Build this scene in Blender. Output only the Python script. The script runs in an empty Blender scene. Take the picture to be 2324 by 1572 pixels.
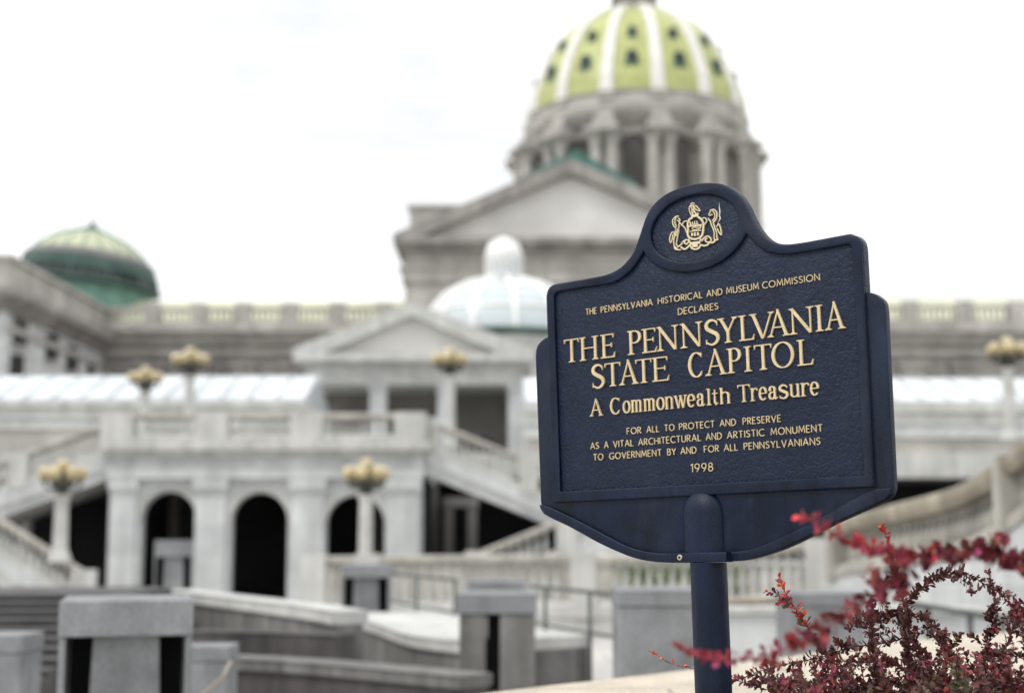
import bpy, bmesh, math, random
from mathutils import Vector, Matrix
random.seed(7)
S = bpy.context.scene
C = S.collection
# ------------------------------------------------------------------ camera, sky, sun, exposure
PITCH = math.radians(7.4)
CAMZ = 1.6
FOC = 2324 * 50 / 36.0
cam_d = bpy.data.cameras.new('camera'); cam = bpy.data.objects.new('camera', cam_d); C.objects.link(cam)
cam.location = (0, 0, CAMZ); cam.rotation_euler = (math.pi / 2 + PITCH, 0, 0)
cam_d.lens = 50; cam_d.sensor_width = 36; cam_d.clip_start = 0.1; cam_d.clip_end = 4000
cam_d.dof.use_dof = True; cam_d.dof.focus_distance = 4.08; cam_d.dof.aperture_fstop = 1.65; cam_d.dof.aperture_blades = 0
S.camera = cam

SUN_EL, SUN_AZ = math.radians(50), math.radians(238)     # azimuth clockwise from +Y: high on the left, a little behind the camera
w = bpy.data.worlds.new('World'); S.world = w; w.use_nodes = True
nt = w.node_tree; N = nt.nodes; L = nt.links; N.clear()
o_ = N.new('ShaderNodeOutputWorld'); bg = N.new('ShaderNodeBackground'); bg.inputs['Strength'].default_value = 0.1
sky = N.new('ShaderNodeTexSky'); sky.sky_type = 'NISHITA'; sky.sun_disc = False
sky.sun_elevation = SUN_EL; sky.sun_rotation = SUN_AZ; sky.air_density = 1.2; sky.dust_density = 3
tc = N.new('ShaderNodeTexCoord'); sep = N.new('ShaderNodeSeparateXYZ'); L.new(tc.outputs['Generated'], sep.inputs[0])
mr = N.new('ShaderNodeMapRange'); mr.inputs[1].default_value = 0; mr.inputs[2].default_value = 1
mr.inputs[3].default_value = 12.0; mr.inputs[4].default_value = 24; L.new(sep.outputs[2], mr.inputs[0])
mp = N.new('ShaderNodeMapping'); mp.inputs['Scale'].default_value = (1.6, 1.6, 4.0); mp.inputs['Location'].default_value = (0.35, 0.1, 0.2)
L.new(tc.outputs['Generated'], mp.inputs[0])
nz = N.new('ShaderNodeTexNoise'); nz.inputs['Scale'].default_value = 1.7; nz.inputs['Detail'].default_value = 5; nz.inputs['Roughness'].default_value = .52
L.new(mp.outputs[0], nz.inputs['Vector'])
cr = N.new('ShaderNodeValToRGB'); cr.color_ramp.elements[0].position = .27; cr.color_ramp.elements[0].color = (.59, .605, .61, 1)
cr.color_ramp.elements[1].position = .61; cr.color_ramp.elements[1].color = (1, 1, 1, 1); L.new(nz.outputs[0], cr.inputs[0])
ml = N.new('ShaderNodeMix'); ml.data_type = 'RGBA'; ml.blend_type = 'MULTIPLY'; ml.inputs[0].default_value = 1
L.new(mr.outputs[0], ml.inputs[6]); L.new(cr.outputs[0], ml.inputs[7])
mx = N.new('ShaderNodeMix'); mx.data_type = 'RGBA'; mx.inputs[0].default_value = .93
L.new(sky.outputs[0], mx.inputs[6]); L.new(ml.outputs[2], mx.inputs[7])
L.new(mx.outputs[2], bg.inputs['Color']); L.new(bg.outputs[0], o_.inputs['Surface'])

sd = bpy.data.lights.new('sun', 'SUN'); sd.energy = 1.5; sd.angle = math.radians(12); sd.color = (1, .97, .92)
sun = bpy.data.objects.new('sun', sd); C.objects.link(sun)
sdir = Vector((math.sin(SUN_AZ) * math.cos(SUN_EL), math.cos(SUN_AZ) * math.cos(SUN_EL), math.sin(SUN_EL)))
sun.rotation_euler = sdir.to_track_quat('Z', 'Y').to_euler(); sun.location = (0, -20, 60)
S.view_settings.view_transform = 'Standard'; S.view_settings.look = 'None'; S.view_settings.exposure = 0; S.view_settings.gamma = 1
S.cycles.use_denoising = True; S.cycles.max_bounces = 6; S.cycles.sample_clamp_indirect = 6

# ------------------------------------------------------------------ helpers
cP, sP = math.cos(PITCH), math.sin(PITCH)
def at(px, py, Y):
    """point of the scene at forward distance Y seen at photo pixel (2324 px wide)"""
    x = (px - 1162) / FOC; y = -(py - 786) / FOC
    k = Y / (cP - sP * y)
    return Vector((x * k, Y, CAMZ + (sP + cP * y) * k))
def zz(py, Y): return at(1162, py, Y).z
def xx(px, py, Y): return at(px, py, Y).x
def atz(px, py, z):
    """point at world height z seen at the pixel"""
    x = (px - 1162) / FOC; y = -(py - 786) / FOC
    k = (z - CAMZ) / (sP + cP * y)
    return Vector((x * k, (cP - sP * y) * k, z))

class MB:
    def __init__(self): self.v = []; self.f = []
    def add(self, vs, fs):
        n = len(self.v); self.v += [Vector(p) for p in vs]; self.f += [[i + n for i in f] for f in fs]; return self
    def box(self, x0, x1, y0, y1, z0, z1):
        x0, x1 = min(x0, x1), max(x0, x1); y0, y1 = min(y0, y1), max(y0, y1); z0, z1 = min(z0, z1), max(z0, z1)
        return self.add([(x0,y0,z0),(x1,y0,z0),(x1,y1,z0),(x0,y1,z0),(x0,y0,z1),(x1,y0,z1),(x1,y1,z1),(x0,y1,z1)],
                        [(3,2,1,0),(4,5,6,7),(0,1,5,4),(1,2,6,5),(2,3,7,6),(3,0,4,7)])
    def rbox(self, c, sx, sy, sz, rz=0):
        """box centred at c (base z), rotated about z"""
        ca, sa = math.cos(rz), math.sin(rz); vs = []
        for z in (0, sz):
            for x, y in ((-sx/2,-sy/2),(sx/2,-sy/2),(sx/2,sy/2),(-sx/2,sy/2)):
                vs.append((c[0] + x*ca - y*sa, c[1] + x*sa + y*ca, c[2] + z))
        return self.add(vs, [(3,2,1,0),(4,5,6,7),(0,1,5,4),(1,2,6,5),(2,3,7,6),(3,0,4,7)])
    def prism(self, poly, y0, y1):
        """polygon in x,z extruded along y (poly counter-clockwise seen from -y)"""
        n = len(poly)
        vs = [(x, y0, z) for x, z in poly] + [(x, y1, z) for x, z in poly]
        return self.add(vs, [list(range(n)), list(range(2*n-1, n-1, -1))] + [(i, i+n, (i+1) % n + n, (i+1) % n) for i in range(n)])
    def prismz(self, poly, z0, z1):
        n = len(poly)
        vs = [(x, y, z0) for x, y in poly] + [(x, y, z1) for x, y in poly]
        return self.add(vs, [list(range(n-1, -1, -1)), list(range(n, 2*n))] + [(i, (i+1) % n, (i+1) % n + n, i+n) for i in range(n)])
    def lathe(self, prof, c=(0,0,0), seg=24, a0=0, a1=2*math.pi, cap=True):
        full = abs(a1 - a0 - 2*math.pi) < 1e-6; m = seg if full else seg + 1; vs = []; fs = []
        for r, z in prof:
            for i in range(m):
                a = a0 + (a1 - a0) * i / seg; vs.append((c[0] + r*math.cos(a), c[1] + r*math.sin(a), c[2] + z))
        for j in range(len(prof) - 1):
            for i in range(seg if not full else m):
                k = (i + 1) % m; fs.append((j*m+i, j*m+k, (j+1)*m+k, (j+1)*m+i))
        if cap and full:
            if prof[0][0] > 1e-4: fs.append(list(range(m-1, -1, -1)))
            if prof[-1][0] > 1e-4: fs.append(list(range((len(prof)-1)*m, len(prof)*m)))
        return self.add(vs, fs)
    def tube(self, pts, r, seg=8):
        pts = [Vector(p) for p in pts]; n = len(pts); vs = []; fs = []
        rr = r if isinstance(r, (list, tuple)) else [r]*n
        ref = None
        for i, p in enumerate(pts):
            t = (pts[min(i+1, n-1)] - pts[max(i-1, 0)]).normalized()
            if ref is None: ref = Vector((0,0,1)) if abs(t.z) < .9 else Vector((1,0,0))
            a = (ref - t*ref.dot(t)).normalized(); b = t.cross(a); ref = a
            for k in range(seg):
                an = 2*math.pi*k/seg; vs.append(p + (a*math.cos(an) + b*math.sin(an))*rr[i])
        for i in range(n-1):
            for k in range(seg):
                k2 = (k+1) % seg; fs.append((i*seg+k, i*seg+k2, (i+1)*seg+k2, (i+1)*seg+k))
        fs += [list(range(seg-1, -1, -1)), list(range((n-1)*seg, n*seg))]
        return self.add(vs, fs)
    def sweep(self, path, prof):
        """profile [(side, up)] swept along a path, kept upright"""
        path = [Vector(p) for p in path]; n = len(path); m = len(prof); vs = []; fs = []
        for i, p in enumerate(path):
            d1 = (path[i] - path[i-1]) if i else (path[1] - path[0]); d2 = (path[i+1] - path[i]) if i < n-1 else d1
            d1 = Vector((d1.x, d1.y, 0)).normalized(); d2 = Vector((d2.x, d2.y, 0)).normalized()
            t = (d1 + d2).normalized(); s = Vector((t.y, -t.x, 0)) / max(.4, t.dot(d1))
            for a, b in prof: vs.append(p + s*a + Vector((0, 0, b)))
        for i in range(n-1):
            for k in range(m):
                k2 = (k+1) % m; fs.append((i*m+k, (i+1)*m+k, (i+1)*m+k2, i*m+k2))
        fs += [list(range(m)), list(range(n*m-1, (n-1)*m-1, -1))]
        return self.add(vs, fs)
    def build(self, name, mat, parent=None, smooth=False, bevel=0, world=True, label=None, fix=True):
        me = bpy.data.meshes.new(name)
        off = Vector((0,0,0))
        if parent is not None and world:
            q = parent
            while q is not None: off = off + q.location; q = q.parent
        me.from_pydata([tuple(p - off) for p in self.v], [], self.f)
        if fix:
            bm = bmesh.new(); bm.from_mesh(me); bmesh.ops.recalc_face_normals(bm, faces=bm.faces); bm.to_mesh(me); bm.free()
        if smooth: me.polygons.foreach_set('use_smooth', [True]*len(me.polygons))
        me.materials.append(mat)
        o = bpy.data.objects.new(name, me); C.objects.link(o)
        if parent is not None: o.parent = parent
        if bevel:
            b = o.modifiers.new('edge', 'BEVEL'); b.width = bevel; b.segments = 2; b.limit_method = 'ANGLE'; b.angle_limit = math.radians(35)
        if smooth == 'auto':
            pass
        if label: o['label'] = label
        return o
def autosmooth(o, ang=40):
    me = o.data; bm = bmesh.new(); bm.from_mesh(me)
    for f in bm.faces: f.smooth = True
    for e in bm.edges:
        e.smooth = len(e.link_faces) == 2 and e.calc_face_angle(0) < math.radians(ang)
    bm.to_mesh(me); bm.free(); return o
def thing(name, label, cat, loc=(0,0,0), group=None):
    o = bpy.data.objects.new(name, None); C.objects.link(o); o.location = loc; o.empty_display_size = .3
    o['label'] = label; o['category'] = cat
    if group: o['group'] = group
    return o
def tag(o, label, cat, group=None):
    o['label'] = label; o['category'] = cat
    if group: o['group'] = group
    return o
def structure(o): o['kind'] = 'structure'; return o
def child_copy(o, parent, loc):
    c = o.copy(); C.objects.link(c); c.parent = parent; c.location = loc; return c
def copy_tree(o, parent=None):
    c = o.copy(); C.objects.link(c); c.parent = parent
    for ch in list(o.children): copy_tree(ch, c)
    return c

# ------------------------------------------------------------------ materials
def lin(r, g, b):
    f = lambda u: (u/255/12.92) if u/255 <= .04045 else ((u/255+.055)/1.055)**2.4
    return (f(r), f(g), f(b))
def mat(name, col, rough=.8, var=.12, scale=2.0, bump=0, bscale=20, spec=.3, metal=0, streak=0, joints=None, tint=None, coat=0, island=0, fine=0, fscale=200, dust=0):
    m = bpy.data.materials.new(name); m.use_nodes = True; n = m.node_tree.nodes; l = m.node_tree.links
    b = n['Principled BSDF']; b.inputs['Roughness'].default_value = rough; b.inputs['Specular IOR Level'].default_value = spec; b.inputs['Metallic'].default_value = metal
    if coat: b.inputs['Coat Weight'].default_value = coat; b.inputs['Coat Roughness'].default_value = .12
    geo = n.new('ShaderNodeNewGeometry'); P = geo.outputs['Position']
    no = n.new('ShaderNodeTexNoise'); no.inputs['Scale'].default_value = scale; no.inputs['Detail'].default_value = 6; l.new(P, no.inputs['Vector'])
    dk = tuple(c*(1-var*1.6) for c in col); lt = tuple(min(1, c*(1+var)) for c in col)
    if tint: dk = tint
    r = n.new('ShaderNodeValToRGB'); r.color_ramp.elements[0].position = .3; r.color_ramp.elements[1].position = .7
    r.color_ramp.elements[0].color = (*dk, 1); r.color_ramp.elements[1].color = (*lt, 1); l.new(no.outputs[0], r.inputs[0]); out = r.outputs[0]
    def mul(a, fac_out, lo, hi=1.0, p0=.35, p1=.65):
        rr = n.new('ShaderNodeMapRange'); rr.inputs[1].default_value = p0; rr.inputs[2].default_value = p1; rr.inputs[3].default_value = lo; rr.inputs[4].default_value = hi; l.new(fac_out, rr.inputs[0])
        mm = n.new('ShaderNodeMix'); mm.data_type = 'RGBA'; mm.blend_type = 'MULTIPLY'; mm.inputs[0].default_value = 1
        l.new(a, mm.inputs[6]); l.new(rr.outputs[0], mm.inputs[7]); return mm.outputs[2]
    if streak:
        ma = n.new('ShaderNodeMapping'); ma.inputs['Scale'].default_value = (1, 1, .08); l.new(P, ma.inputs[0])
        n2 = n.new('ShaderNodeTexNoise'); n2.inputs['Scale'].default_value = scale*2.5; n2.inputs['Detail'].default_value = 4; l.new(ma.outputs[0], n2.inputs['Vector'])
        out = mul(out, n2.outputs[0], 1-streak, 1.05)
    if fine:
        n3 = n.new('ShaderNodeTexNoise'); n3.inputs['Scale'].default_value = fscale; n3.inputs['Detail'].default_value = 2; l.new(P, n3.inputs['Vector'])
        out = mul(out, n3.outputs[0], 1-fine, 1+fine*.5)
    if joints:
        br = n.new('ShaderNodeTexBrick'); br.inputs['Scale'].default_value = 1; br.inputs['Brick Width'].default_value = joints[0]; br.inputs['Row Height'].default_value = joints[1]
        br.inputs['Mortar Size'].default_value = joints[2]; br.inputs['Color1'].default_value = (1,1,1,1); br.inputs['Color2'].default_value = (.86,.86,.87,1); br.inputs['Mortar'].default_value = (.55,.55,.55,1)
        cx = n.new('ShaderNodeSeparateXYZ'); l.new(P, cx.inputs[0]); cc = n.new('ShaderNodeCombineXYZ')
        if len(joints) > 3 and joints[3] == 'flat': l.new(cx.outputs[0], cc.inputs[0]); l.new(cx.outputs[1], cc.inputs[1])
        else:
            ad = n.new('ShaderNodeMath'); ad.operation = 'ADD'; l.new(cx.outputs[0], ad.inputs[0]); l.new(cx.outputs[1], ad.inputs[1]); l.new(ad.outputs[0], cc.inputs[0]); l.new(cx.outputs[2], cc.inputs[1])
        l.new(cc.outputs[0], br.inputs['Vector'])
        mm = n.new('ShaderNodeMix'); mm.data_type = 'RGBA'; mm.blend_type = 'MULTIPLY'; mm.inputs[0].default_value = 1
        l.new(out, mm.inputs[6]); l.new(br.outputs[0], mm.inputs[7]); out = mm.outputs[2]
    if island:
        hs = n.new('ShaderNodeHueSaturation'); rr = n.new('ShaderNodeMapRange'); rr.inputs[3].default_value = 1-island; rr.inputs[4].default_value = 1+island
        l.new(geo.outputs['Random Per Island'], rr.inputs[0]); l.new(rr.outputs[0], hs.inputs['Value']); l.new(out, hs.inputs['Color'])
        r2 = n.new('ShaderNodeMapRange'); r2.inputs[3].default_value = .5-.03; r2.inputs[4].default_value = .5+.035
        wn = n.new('ShaderNodeTexWhiteNoise'); wn.noise_dimensions = '1D'; l.new(geo.outputs['Random Per Island'], wn.inputs['W']); l.new(wn.outputs['Value'], r2.inputs[0]); l.new(r2.outputs[0], hs.inputs['Hue']); out = hs.outputs[0]
    if dust:
        ma2 = n.new('ShaderNodeMapping'); ma2.inputs['Scale'].default_value = (1, 1, .45); l.new(P, ma2.inputs[0])
        n4 = n.new('ShaderNodeTexNoise'); n4.inputs['Scale'].default_value = 6; n4.inputs['Detail'].default_value = 9; n4.inputs['Roughness'].default_value = .68; l.new(ma2.outputs[0], n4.inputs['Vector'])
        r4 = n.new('ShaderNodeMapRange'); r4.inputs[1].default_value = .50; r4.inputs[2].default_value = .78; r4.inputs[3].default_value = 0; r4.inputs[4].default_value = dust; l.new(n4.outputs[0], r4.inputs[0])
        m4 = n.new('ShaderNodeMix'); m4.data_type = 'RGBA'; m4.inputs[7].default_value = (.050,.062,.092,1); l.new(r4.outputs[0], m4.inputs[0]); l.new(out, m4.inputs[6]); out = m4.outputs[2]
        r5 = n.new('ShaderNodeMapRange'); r5.inputs[1].default_value = .35; r5.inputs[2].default_value = .7; r5.inputs[3].default_value = rough-.06; r5.inputs[4].default_value = rough+.16; l.new(n4.outputs[0], r5.inputs[0]); l.new(r5.outputs[0], b.inputs['Roughness'])
    l.new(out, b.inputs['Base Color'])
    if bump:
        nb = n.new('ShaderNodeTexNoise'); nb.inputs['Scale'].default_value = bscale; nb.inputs['Detail'].default_value = 5; l.new(P, nb.inputs['Vector'])
        bp = n.new('ShaderNodeBump'); bp.inputs['Strength'].default_value = bump; bp.inputs['Distance'].default_value = .02; l.new(nb.outputs[0], bp.inputs['Height']); l.new(bp.outputs[0], b.inputs['Normal'])
    return m
M = {}
M['white_stone'] = mat('white_stone', (.56,.575,.575), .8, .12, .9, .1, 6, streak=.15, joints=(1.5,.9,.006))
M['trim_stone'] = mat('trim_stone', (.50,.50,.48), .8, .12, 1.2, .15, 6, streak=.16)
M['rail_stone'] = mat('rail_stone', (.42,.405,.365), .85, .16, 1.5, .2, 8, streak=.2)
M['warm_stone'] = mat('warm_stone', (.46,.44,.41), .85, .12, .25, .2, 2, streak=.2, joints=(2.2,.9,.02))
M['grey_stone'] = mat('grey_stone', (.30,.287,.27), .85, .18, .3, .2, 2, streak=.3)
M['pale_stone'] = mat('pale_stone', (.64,.63,.605), .85, .08, .2, .1, 2)
M['granite'] = mat('granite', (.245,.252,.262), .75, .16, 3, .25, 60, streak=.16, fine=.3, fscale=110)
M['granite_mid'] = mat('granite_mid', (.205,.20,.19), .8, .18, 2, .25, 40, streak=.35, fine=.2, fscale=90, joints=(.95,3,.008))
M['granite_dark'] = mat('granite_dark', (.17,.165,.16), .8, .2, 2, .25, 40, streak=.42, fine=.2, fscale=90)
M['step_stone'] = mat('step_stone', (.088,.085,.085), .8, .2, 2, .2, 30, fine=.2)
M['bench_dark'] = mat('bench_dark', (.085,.080,.079), .8, .2, 2, .2, 30, streak=.3)
M['paving'] = mat('paving', (.50,.485,.455), .85, .1, .6, .1, 20, joints=(1.2,1.2,.01,'flat'))
M['coping'] = mat('coping', (.53,.47,.385), .9, .12, 4, .4, 70, fine=.3, fscale=110, joints=(1.5,7,.012,'flat'))
M['deep_shade'] = mat('shade_black', (.017,.017,.018), .9, .3, .6)  # near-black stands in for deep shade under the deck and in pier gaps
M['shade_wall'] = mat('shade_wall', (.22,.21,.195), .9, .15, .5)  # stone colour darkened for the shade inside portico and undercroft
M['dome_green'] = mat('dome_tile', (.43,.46,.175), .45, .10, .5, .2, 1.2, spec=.4, joints=(.9,.55,.03))
M['dome_rib'] = mat('dome_rib', (.66,.65,.62), .6, .08, .6)
M['patina'] = mat('patina', (.06,.11,.095), .6, .25, .6, .1, 3)
M['patina_mid'] = mat('patina_mid', (.06,.155,.13), .6, .25, .6, .1, 3)
M['patina_light'] = mat('patina_light', (.15,.28,.235), .6, .2, .5, .1, 3)
M['roof_green'] = mat('copper_roof', (.52,.53,.38), .6, .12, .3, .1, 2)
M['violet_grey'] = mat('violet_grey', (.17,.18,.18), .6, .15, .5)
M['glass_white'] = mat('glass_white', (.56,.60,.62), .22, .12, .3, spec=.5)
M['bar_grey'] = mat('glazing_bar', (.42,.45,.46), .5, .1, .5)
M['rail_brown'] = mat('rail_brown_stone', (.33,.295,.235), .85, .18, 1.5, .2, 8, streak=.2)
M['glass_blue'] = mat('glass_blue', (.48,.53,.55), .15, .06, .3, spec=.7)
M['white_paint'] = mat('white_paint', (.78,.78,.77), .5, .04, .5)
M['pane'] = mat('pane', (.02,.022,.025), .15, .2, 1, spec=.5)
M['amber'] = mat('amber_glass', (.43,.345,.165), .15, .15, 3, spec=.6, coat=1)
M['bronze'] = mat('bronze', (.045,.045,.035), .45, .25, 3, spec=.5)
M['rail_metal'] = mat('rail_metal', (.10,.11,.105), .5, .2, 3, metal=.3)
M['rail_bronze'] = mat('rail_bronze', (.32,.27,.21), .55, .2, 3)
M['hedge'] = mat('hedge_leaf', (.08,.12,.03), .7, .3, 3, island=.4)
M['soil'] = mat('soil', (.07,.05,.035), .95, .3, 8, .5, 40)
# sign paints
M['navy'] = mat('navy_paint', (.0042,.0106,.0325), .36, .25, 9, .14, 200, spec=.22, streak=.35, fine=.3, fscale=700, dust=.30)
M['gold'] = mat('gold_paint', (.60,.48,.29), .5, .10, 40, spec=.35, fine=.12, fscale=300)
M['cream_emblem'] = mat('cream_emblem', (.62,.53,.36), .55, .1, 60, spec=.3)
M['chip'] = mat('chipped_paint', (.55,.54,.55), .6, .4, 300)
M['screw'] = mat('screw_metal', (.55,.5,.42), .35, .1, 50, metal=.8)
M['hole_shade'] = mat('screw_hole', (.008,.008,.01), .6, .1, 50)  # near-black stands in for the shade inside the screw socket
def leather():
    m = mat('navy_leather', (.0050,.0118,.0335), .42, .14, 14, spec=.26, fine=.2, fscale=700, dust=.22); n = m.node_tree.nodes; l = m.node_tree.links; b = n['Principled BSDF']
    tcn = n.new('ShaderNodeTexCoord')
    n0 = n.new('ShaderNodeTexNoise'); n0.inputs['Scale'].default_value = 30; n0.inputs['Detail'].default_value = 3; l.new(tcn.outputs['Object'], n0.inputs['Vector'])
    mixv = n.new('ShaderNodeMix'); mixv.data_type = 'RGBA'; mixv.inputs[0].default_value = .055; l.new(tcn.outputs['Object'], mixv.inputs[6]); l.new(n0.outputs['Color'], mixv.inputs[7])
    v = n.new('ShaderNodeTexVoronoi'); v.feature = 'DISTANCE_TO_EDGE'; v.inputs['Scale'].default_value = 40; l.new(mixv.outputs[2], v.inputs['Vector'])
    mr = n.new('ShaderNodeMapRange'); mr.inputs[1].default_value = 0; mr.inputs[2].default_value = .16; l.new(v.outputs['Distance'], mr.inputs[0])
    n1 = n.new('ShaderNodeTexNoise'); n1.inputs['Scale'].default_value = 75; n1.inputs['Detail'].default_value = 5; n1.inputs['Roughness'].default_value = .6; n1.inputs['Distortion'].default_value = .8; l.new(tcn.outputs['Object'], n1.inputs['Vector'])
    a = n.new('ShaderNodeMath'); a.operation = 'MULTIPLY_ADD'; a.inputs[1].default_value = .30; l.new(mr.outputs[0], a.inputs[0]); l.new(n1.outputs[0], a.inputs[2])
    bp = n.new('ShaderNodeBump'); bp.inputs['Strength'].default_value = .55; bp.inputs['Distance'].default_value = .0055; l.new(a.outputs[0], bp.inputs['Height']); l.new(bp.outputs[0], b.inputs['Normal'])
    return m
M['leather'] = leather()
M['leaf_dark'] = mat('barberry_leaf', (.14,.048,.045), .5, .35, 60, spec=.35, island=.5)
M['leaf_brown'] = mat('barberry_brown_leaf', (.105,.055,.042), .5, .35, 60, spec=.35, island=.5)
M['leaf_red'] = mat('barberry_red_leaf', (.30,.035,.055), .5, .3, 60, spec=.3, island=.4)
M['leaf_tip'] = mat('barberry_tip_leaf', (.62,.085,.035), .5, .25, 60, spec=.3, island=.35)
M['stem'] = mat('barberry_stem', (.12,.03,.03), .6, .25, 80)
M['stem_red'] = mat('barberry_red_stem', (.33,.045,.05), .6, .25, 80)
M['leaf_wine'] = mat('barberry_wine_leaf', (.20,.034,.048), .5, .35, 60, spec=.35, island=.5)
M['drum_window'] = mat('drum_window', (.10,.093,.085), .5, .2, .5)
M['leaf_olive'] = mat('barberry_olive_leaf', (.085,.070,.042), .5, .35, 60, spec=.35, island=.45)
# ------------------------------------------------------------------ the marker sign
A_S, R_S = math.radians(39.03), math.radians(1.5)
u0 = Vector((math.cos(A_S), -math.sin(A_S), 0)); n0 = Vector((-math.sin(A_S), -math.cos(A_S), 0)); v0 = Vector((0, 0, 1))
US = u0*math.cos(R_S) + v0*math.sin(R_S); VS = v0*math.cos(R_S) - u0*math.sin(R_S); NS = n0
OS = at(1615, 850, 1.0) - Vector((0, 0, CAMZ)); OS = OS * (4.0763214 / OS.y) + Vector((0, 0, CAMZ))
POLE_U, POLE_W, POLE_V = -.0515, -.026, -1.52
def s2w(u, v, w=0): return OS + US*u + VS*v + NS*w
sign = thing('historical_marker', 'dark blue metal marker sign with raised gold lettering on a round post', 'sign', s2w(POLE_U, POLE_V, POLE_W))
sign.rotation_euler = Matrix((US, -NS, VS)).transposed().to_euler()
def loc(u, v, w): return (u - POLE_U, -(w - POLE_W), v - POLE_V)
def spart(name, mb, m, **k):
    mb.v = [Vector(loc(p.x, p.y, p.z)) for p in mb.v]
    return mb.build(name, m, sign, world=False, **k)
def catmull(pts, n=6, closed=False):
    out = []; m = len(pts)
    for i in range(m if closed else m-1):
        p0 = pts[(i-1) % m] if closed or i > 0 else pts[i]; p1 = pts[i]; p2 = pts[(i+1) % m]; p3 = pts[(i+2) % m] if closed or i+2 < m else p2
        for k in range(n):
            t = k/n
            out.append(tuple(.5*((2*b) + (c-a)*t + (2*a-5*b+4*c-d)*t*t + (3*b-a-3*c+d)*t**3) for a, b, c, d in zip(p0, p1, p2, p3)))
    if not closed: out.append(tuple(pts[-1]))
    return out
def plate(name, splines, wf, wb, m, bev=.0, parent=None, ang=50):
    cu = bpy.data.curves.new('plate', 'CURVE'); cu.dimensions = '2D'; cu.fill_mode = 'BOTH'
    for s in splines:
        sp = cu.splines.new('POLY'); sp.points.add(len(s)-1); sp.use_cyclic_u = True
        for p, q in zip(sp.points, s): p.co = (q[0], q[1], 0, 1)
    cu.extrude = (wf-wb)/2 - bev; cu.bevel_depth = bev; cu.bevel_resolution = 2; cu.offset = -bev
    t = bpy.data.objects.new('plate', cu); C.objects.link(t); bpy.context.view_layer.update()
    me = bpy.data.meshes.new_from_object(t.evaluated_get(bpy.context.evaluated_depsgraph_get()))
    bpy.data.objects.remove(t); bpy.data.curves.remove(cu)
    wc = (wf+wb)/2
    for q in me.vertices: q.co = loc(q.co.x, q.co.y, wc + q.co.z)
    me.materials.clear(); me.materials.append(m); me.name = name
    o = bpy.data.objects.new(name, me); C.objects.link(o); o.parent = parent or sign
    bm = bmesh.new(); bm.from_mesh(me); bmesh.ops.remove_doubles(bm, verts=bm.verts, dist=1e-5); bmesh.ops.recalc_face_normals(bm, faces=bm.faces); bm.to_mesh(me); bm.free()
    autosmooth(o, ang); return o
arch = [(-.437,.342),(-.361,.3445),(-.317,.354),(-.286,.371),(-.257,.398),(-.236,.437),(-.219,.474),(-.203,.505),(-.177,.534),(-.135,.557),(-.087,.568),(-.035,.571),(.015,.566),(.057,.555),(.090,.536),(.115,.510),(.134,.478),(.150,.440),(.168,.406),(.194,.374),(.225,.354),(.262,.3435),(.316,.341)]
outer = catmull([(-.588,-.344),(-.588,-.343)], 1)[:1] + [(-.593,.300)] + catmull([(-.593,.308),(-.586,.327),(-.570,.339),(-.545,.342)], 4) + catmull(arch, 5) + [(.440,.343)] + catmull([(.452,.343),(.470,.334),(.481,.318),(.484,.298)], 4) + [(.481,-.344)]
def ell(cx, cy, rx, ry, a0, a1, n):
    return [(cx+rx*math.cos(math.radians(a0+(a1-a0)*i/n)), cy+ry*math.sin(math.radians(a0+(a1-a0)*i/n))) for i in range(n+1)]
oval = ell(-.0405, .439, .151, .099, 0, 360, 64)[:-1]
ringarc = ell(-.043, .439, .187, .129, -20, -160, 40)
recess = [(-.557,-.311),(-.563,.296)] + catmull([(-.563,.300),(-.558,.311),(-.546,.3165)], 3) + catmull([(-.438,.316),(-.348,.3155),(-.303,.326),(-.258,.352),(-.2195,.394)], 5) + ringarc[::-1] + catmull([(.1335,.394),(.156,.369),(.182,.343),(.211,.327),(.247,.318),(.286,.3145),(.373,.3145)], 5) + catmull([(.440,.3155),(.451,.312),(.4545,.302)], 3) + [(.454,-.312)]
plate('text_panel', [outer], -.0085, -.040, M['leather'], .001)
plate('border_frame', [outer, recess, oval], .0025, -.0088, M['navy'], .0052)
dP = lambda L_: [(a+.017, b-.0035) for a, b in L_]
low_out = [(-.643,-.374),(-.605,-.392),(-.555,-.412),(-.505,-.435),(-.440,-.466),(-.376,-.492),(-.314,-.513),(-.252,-.525),(-.176,-.530),(-.076,-.531),(.034,-.528),(.086,-.522),(.142,-.509),(.198,-.491),(.281,-.457),(.348,-.429),(.420,-.402),(.475,-.382)]
low_in = [(-.648,-.345),(-.611,-.357),(-.537,-.387),(-.455,-.424),(-.391,-.454),(-.328,-.481),(-.266,-.496),(-.205,-.502),(-.110,-.504),(-.022,-.504),(.030,-.502),(.087,-.495),(.158,-.474),(.255,-.436),(.337,-.400),(.416,-.363),(.468,-.345)]
back = catmull([(-.600,.183),(-.627,.180),(-.652,.167),(-.665,.149),(-.669,.122)], 4) + catmull([(-.661,-.338),(-.656,-.357),(-.643,-.374)], 4)[:-1] + catmull(low_out, 4)[:-1] + catmull([(.475,-.382),(.502,-.366),(.512,-.342)], 4) + catmull([(.518,.122),(.515,.149),(.502,.166),(.481,.179),(.450,.183)], 4)
plate('back_plate', [dP(back)], -.012, -.040, M['navy'], .003)
rim = catmull([(-.660,-.345),(-.656,-.357),(-.643,-.374)], 3)[:-1] + catmull(low_out, 4)[:-1] + catmull([(.475,-.382),(.502,-.366),(.511,-.345)], 4) + catmull(low_in[::-1], 4)
plate('lower_rim', [dP(rim)], -.002, -.0125, M['navy'], .0035)
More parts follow.
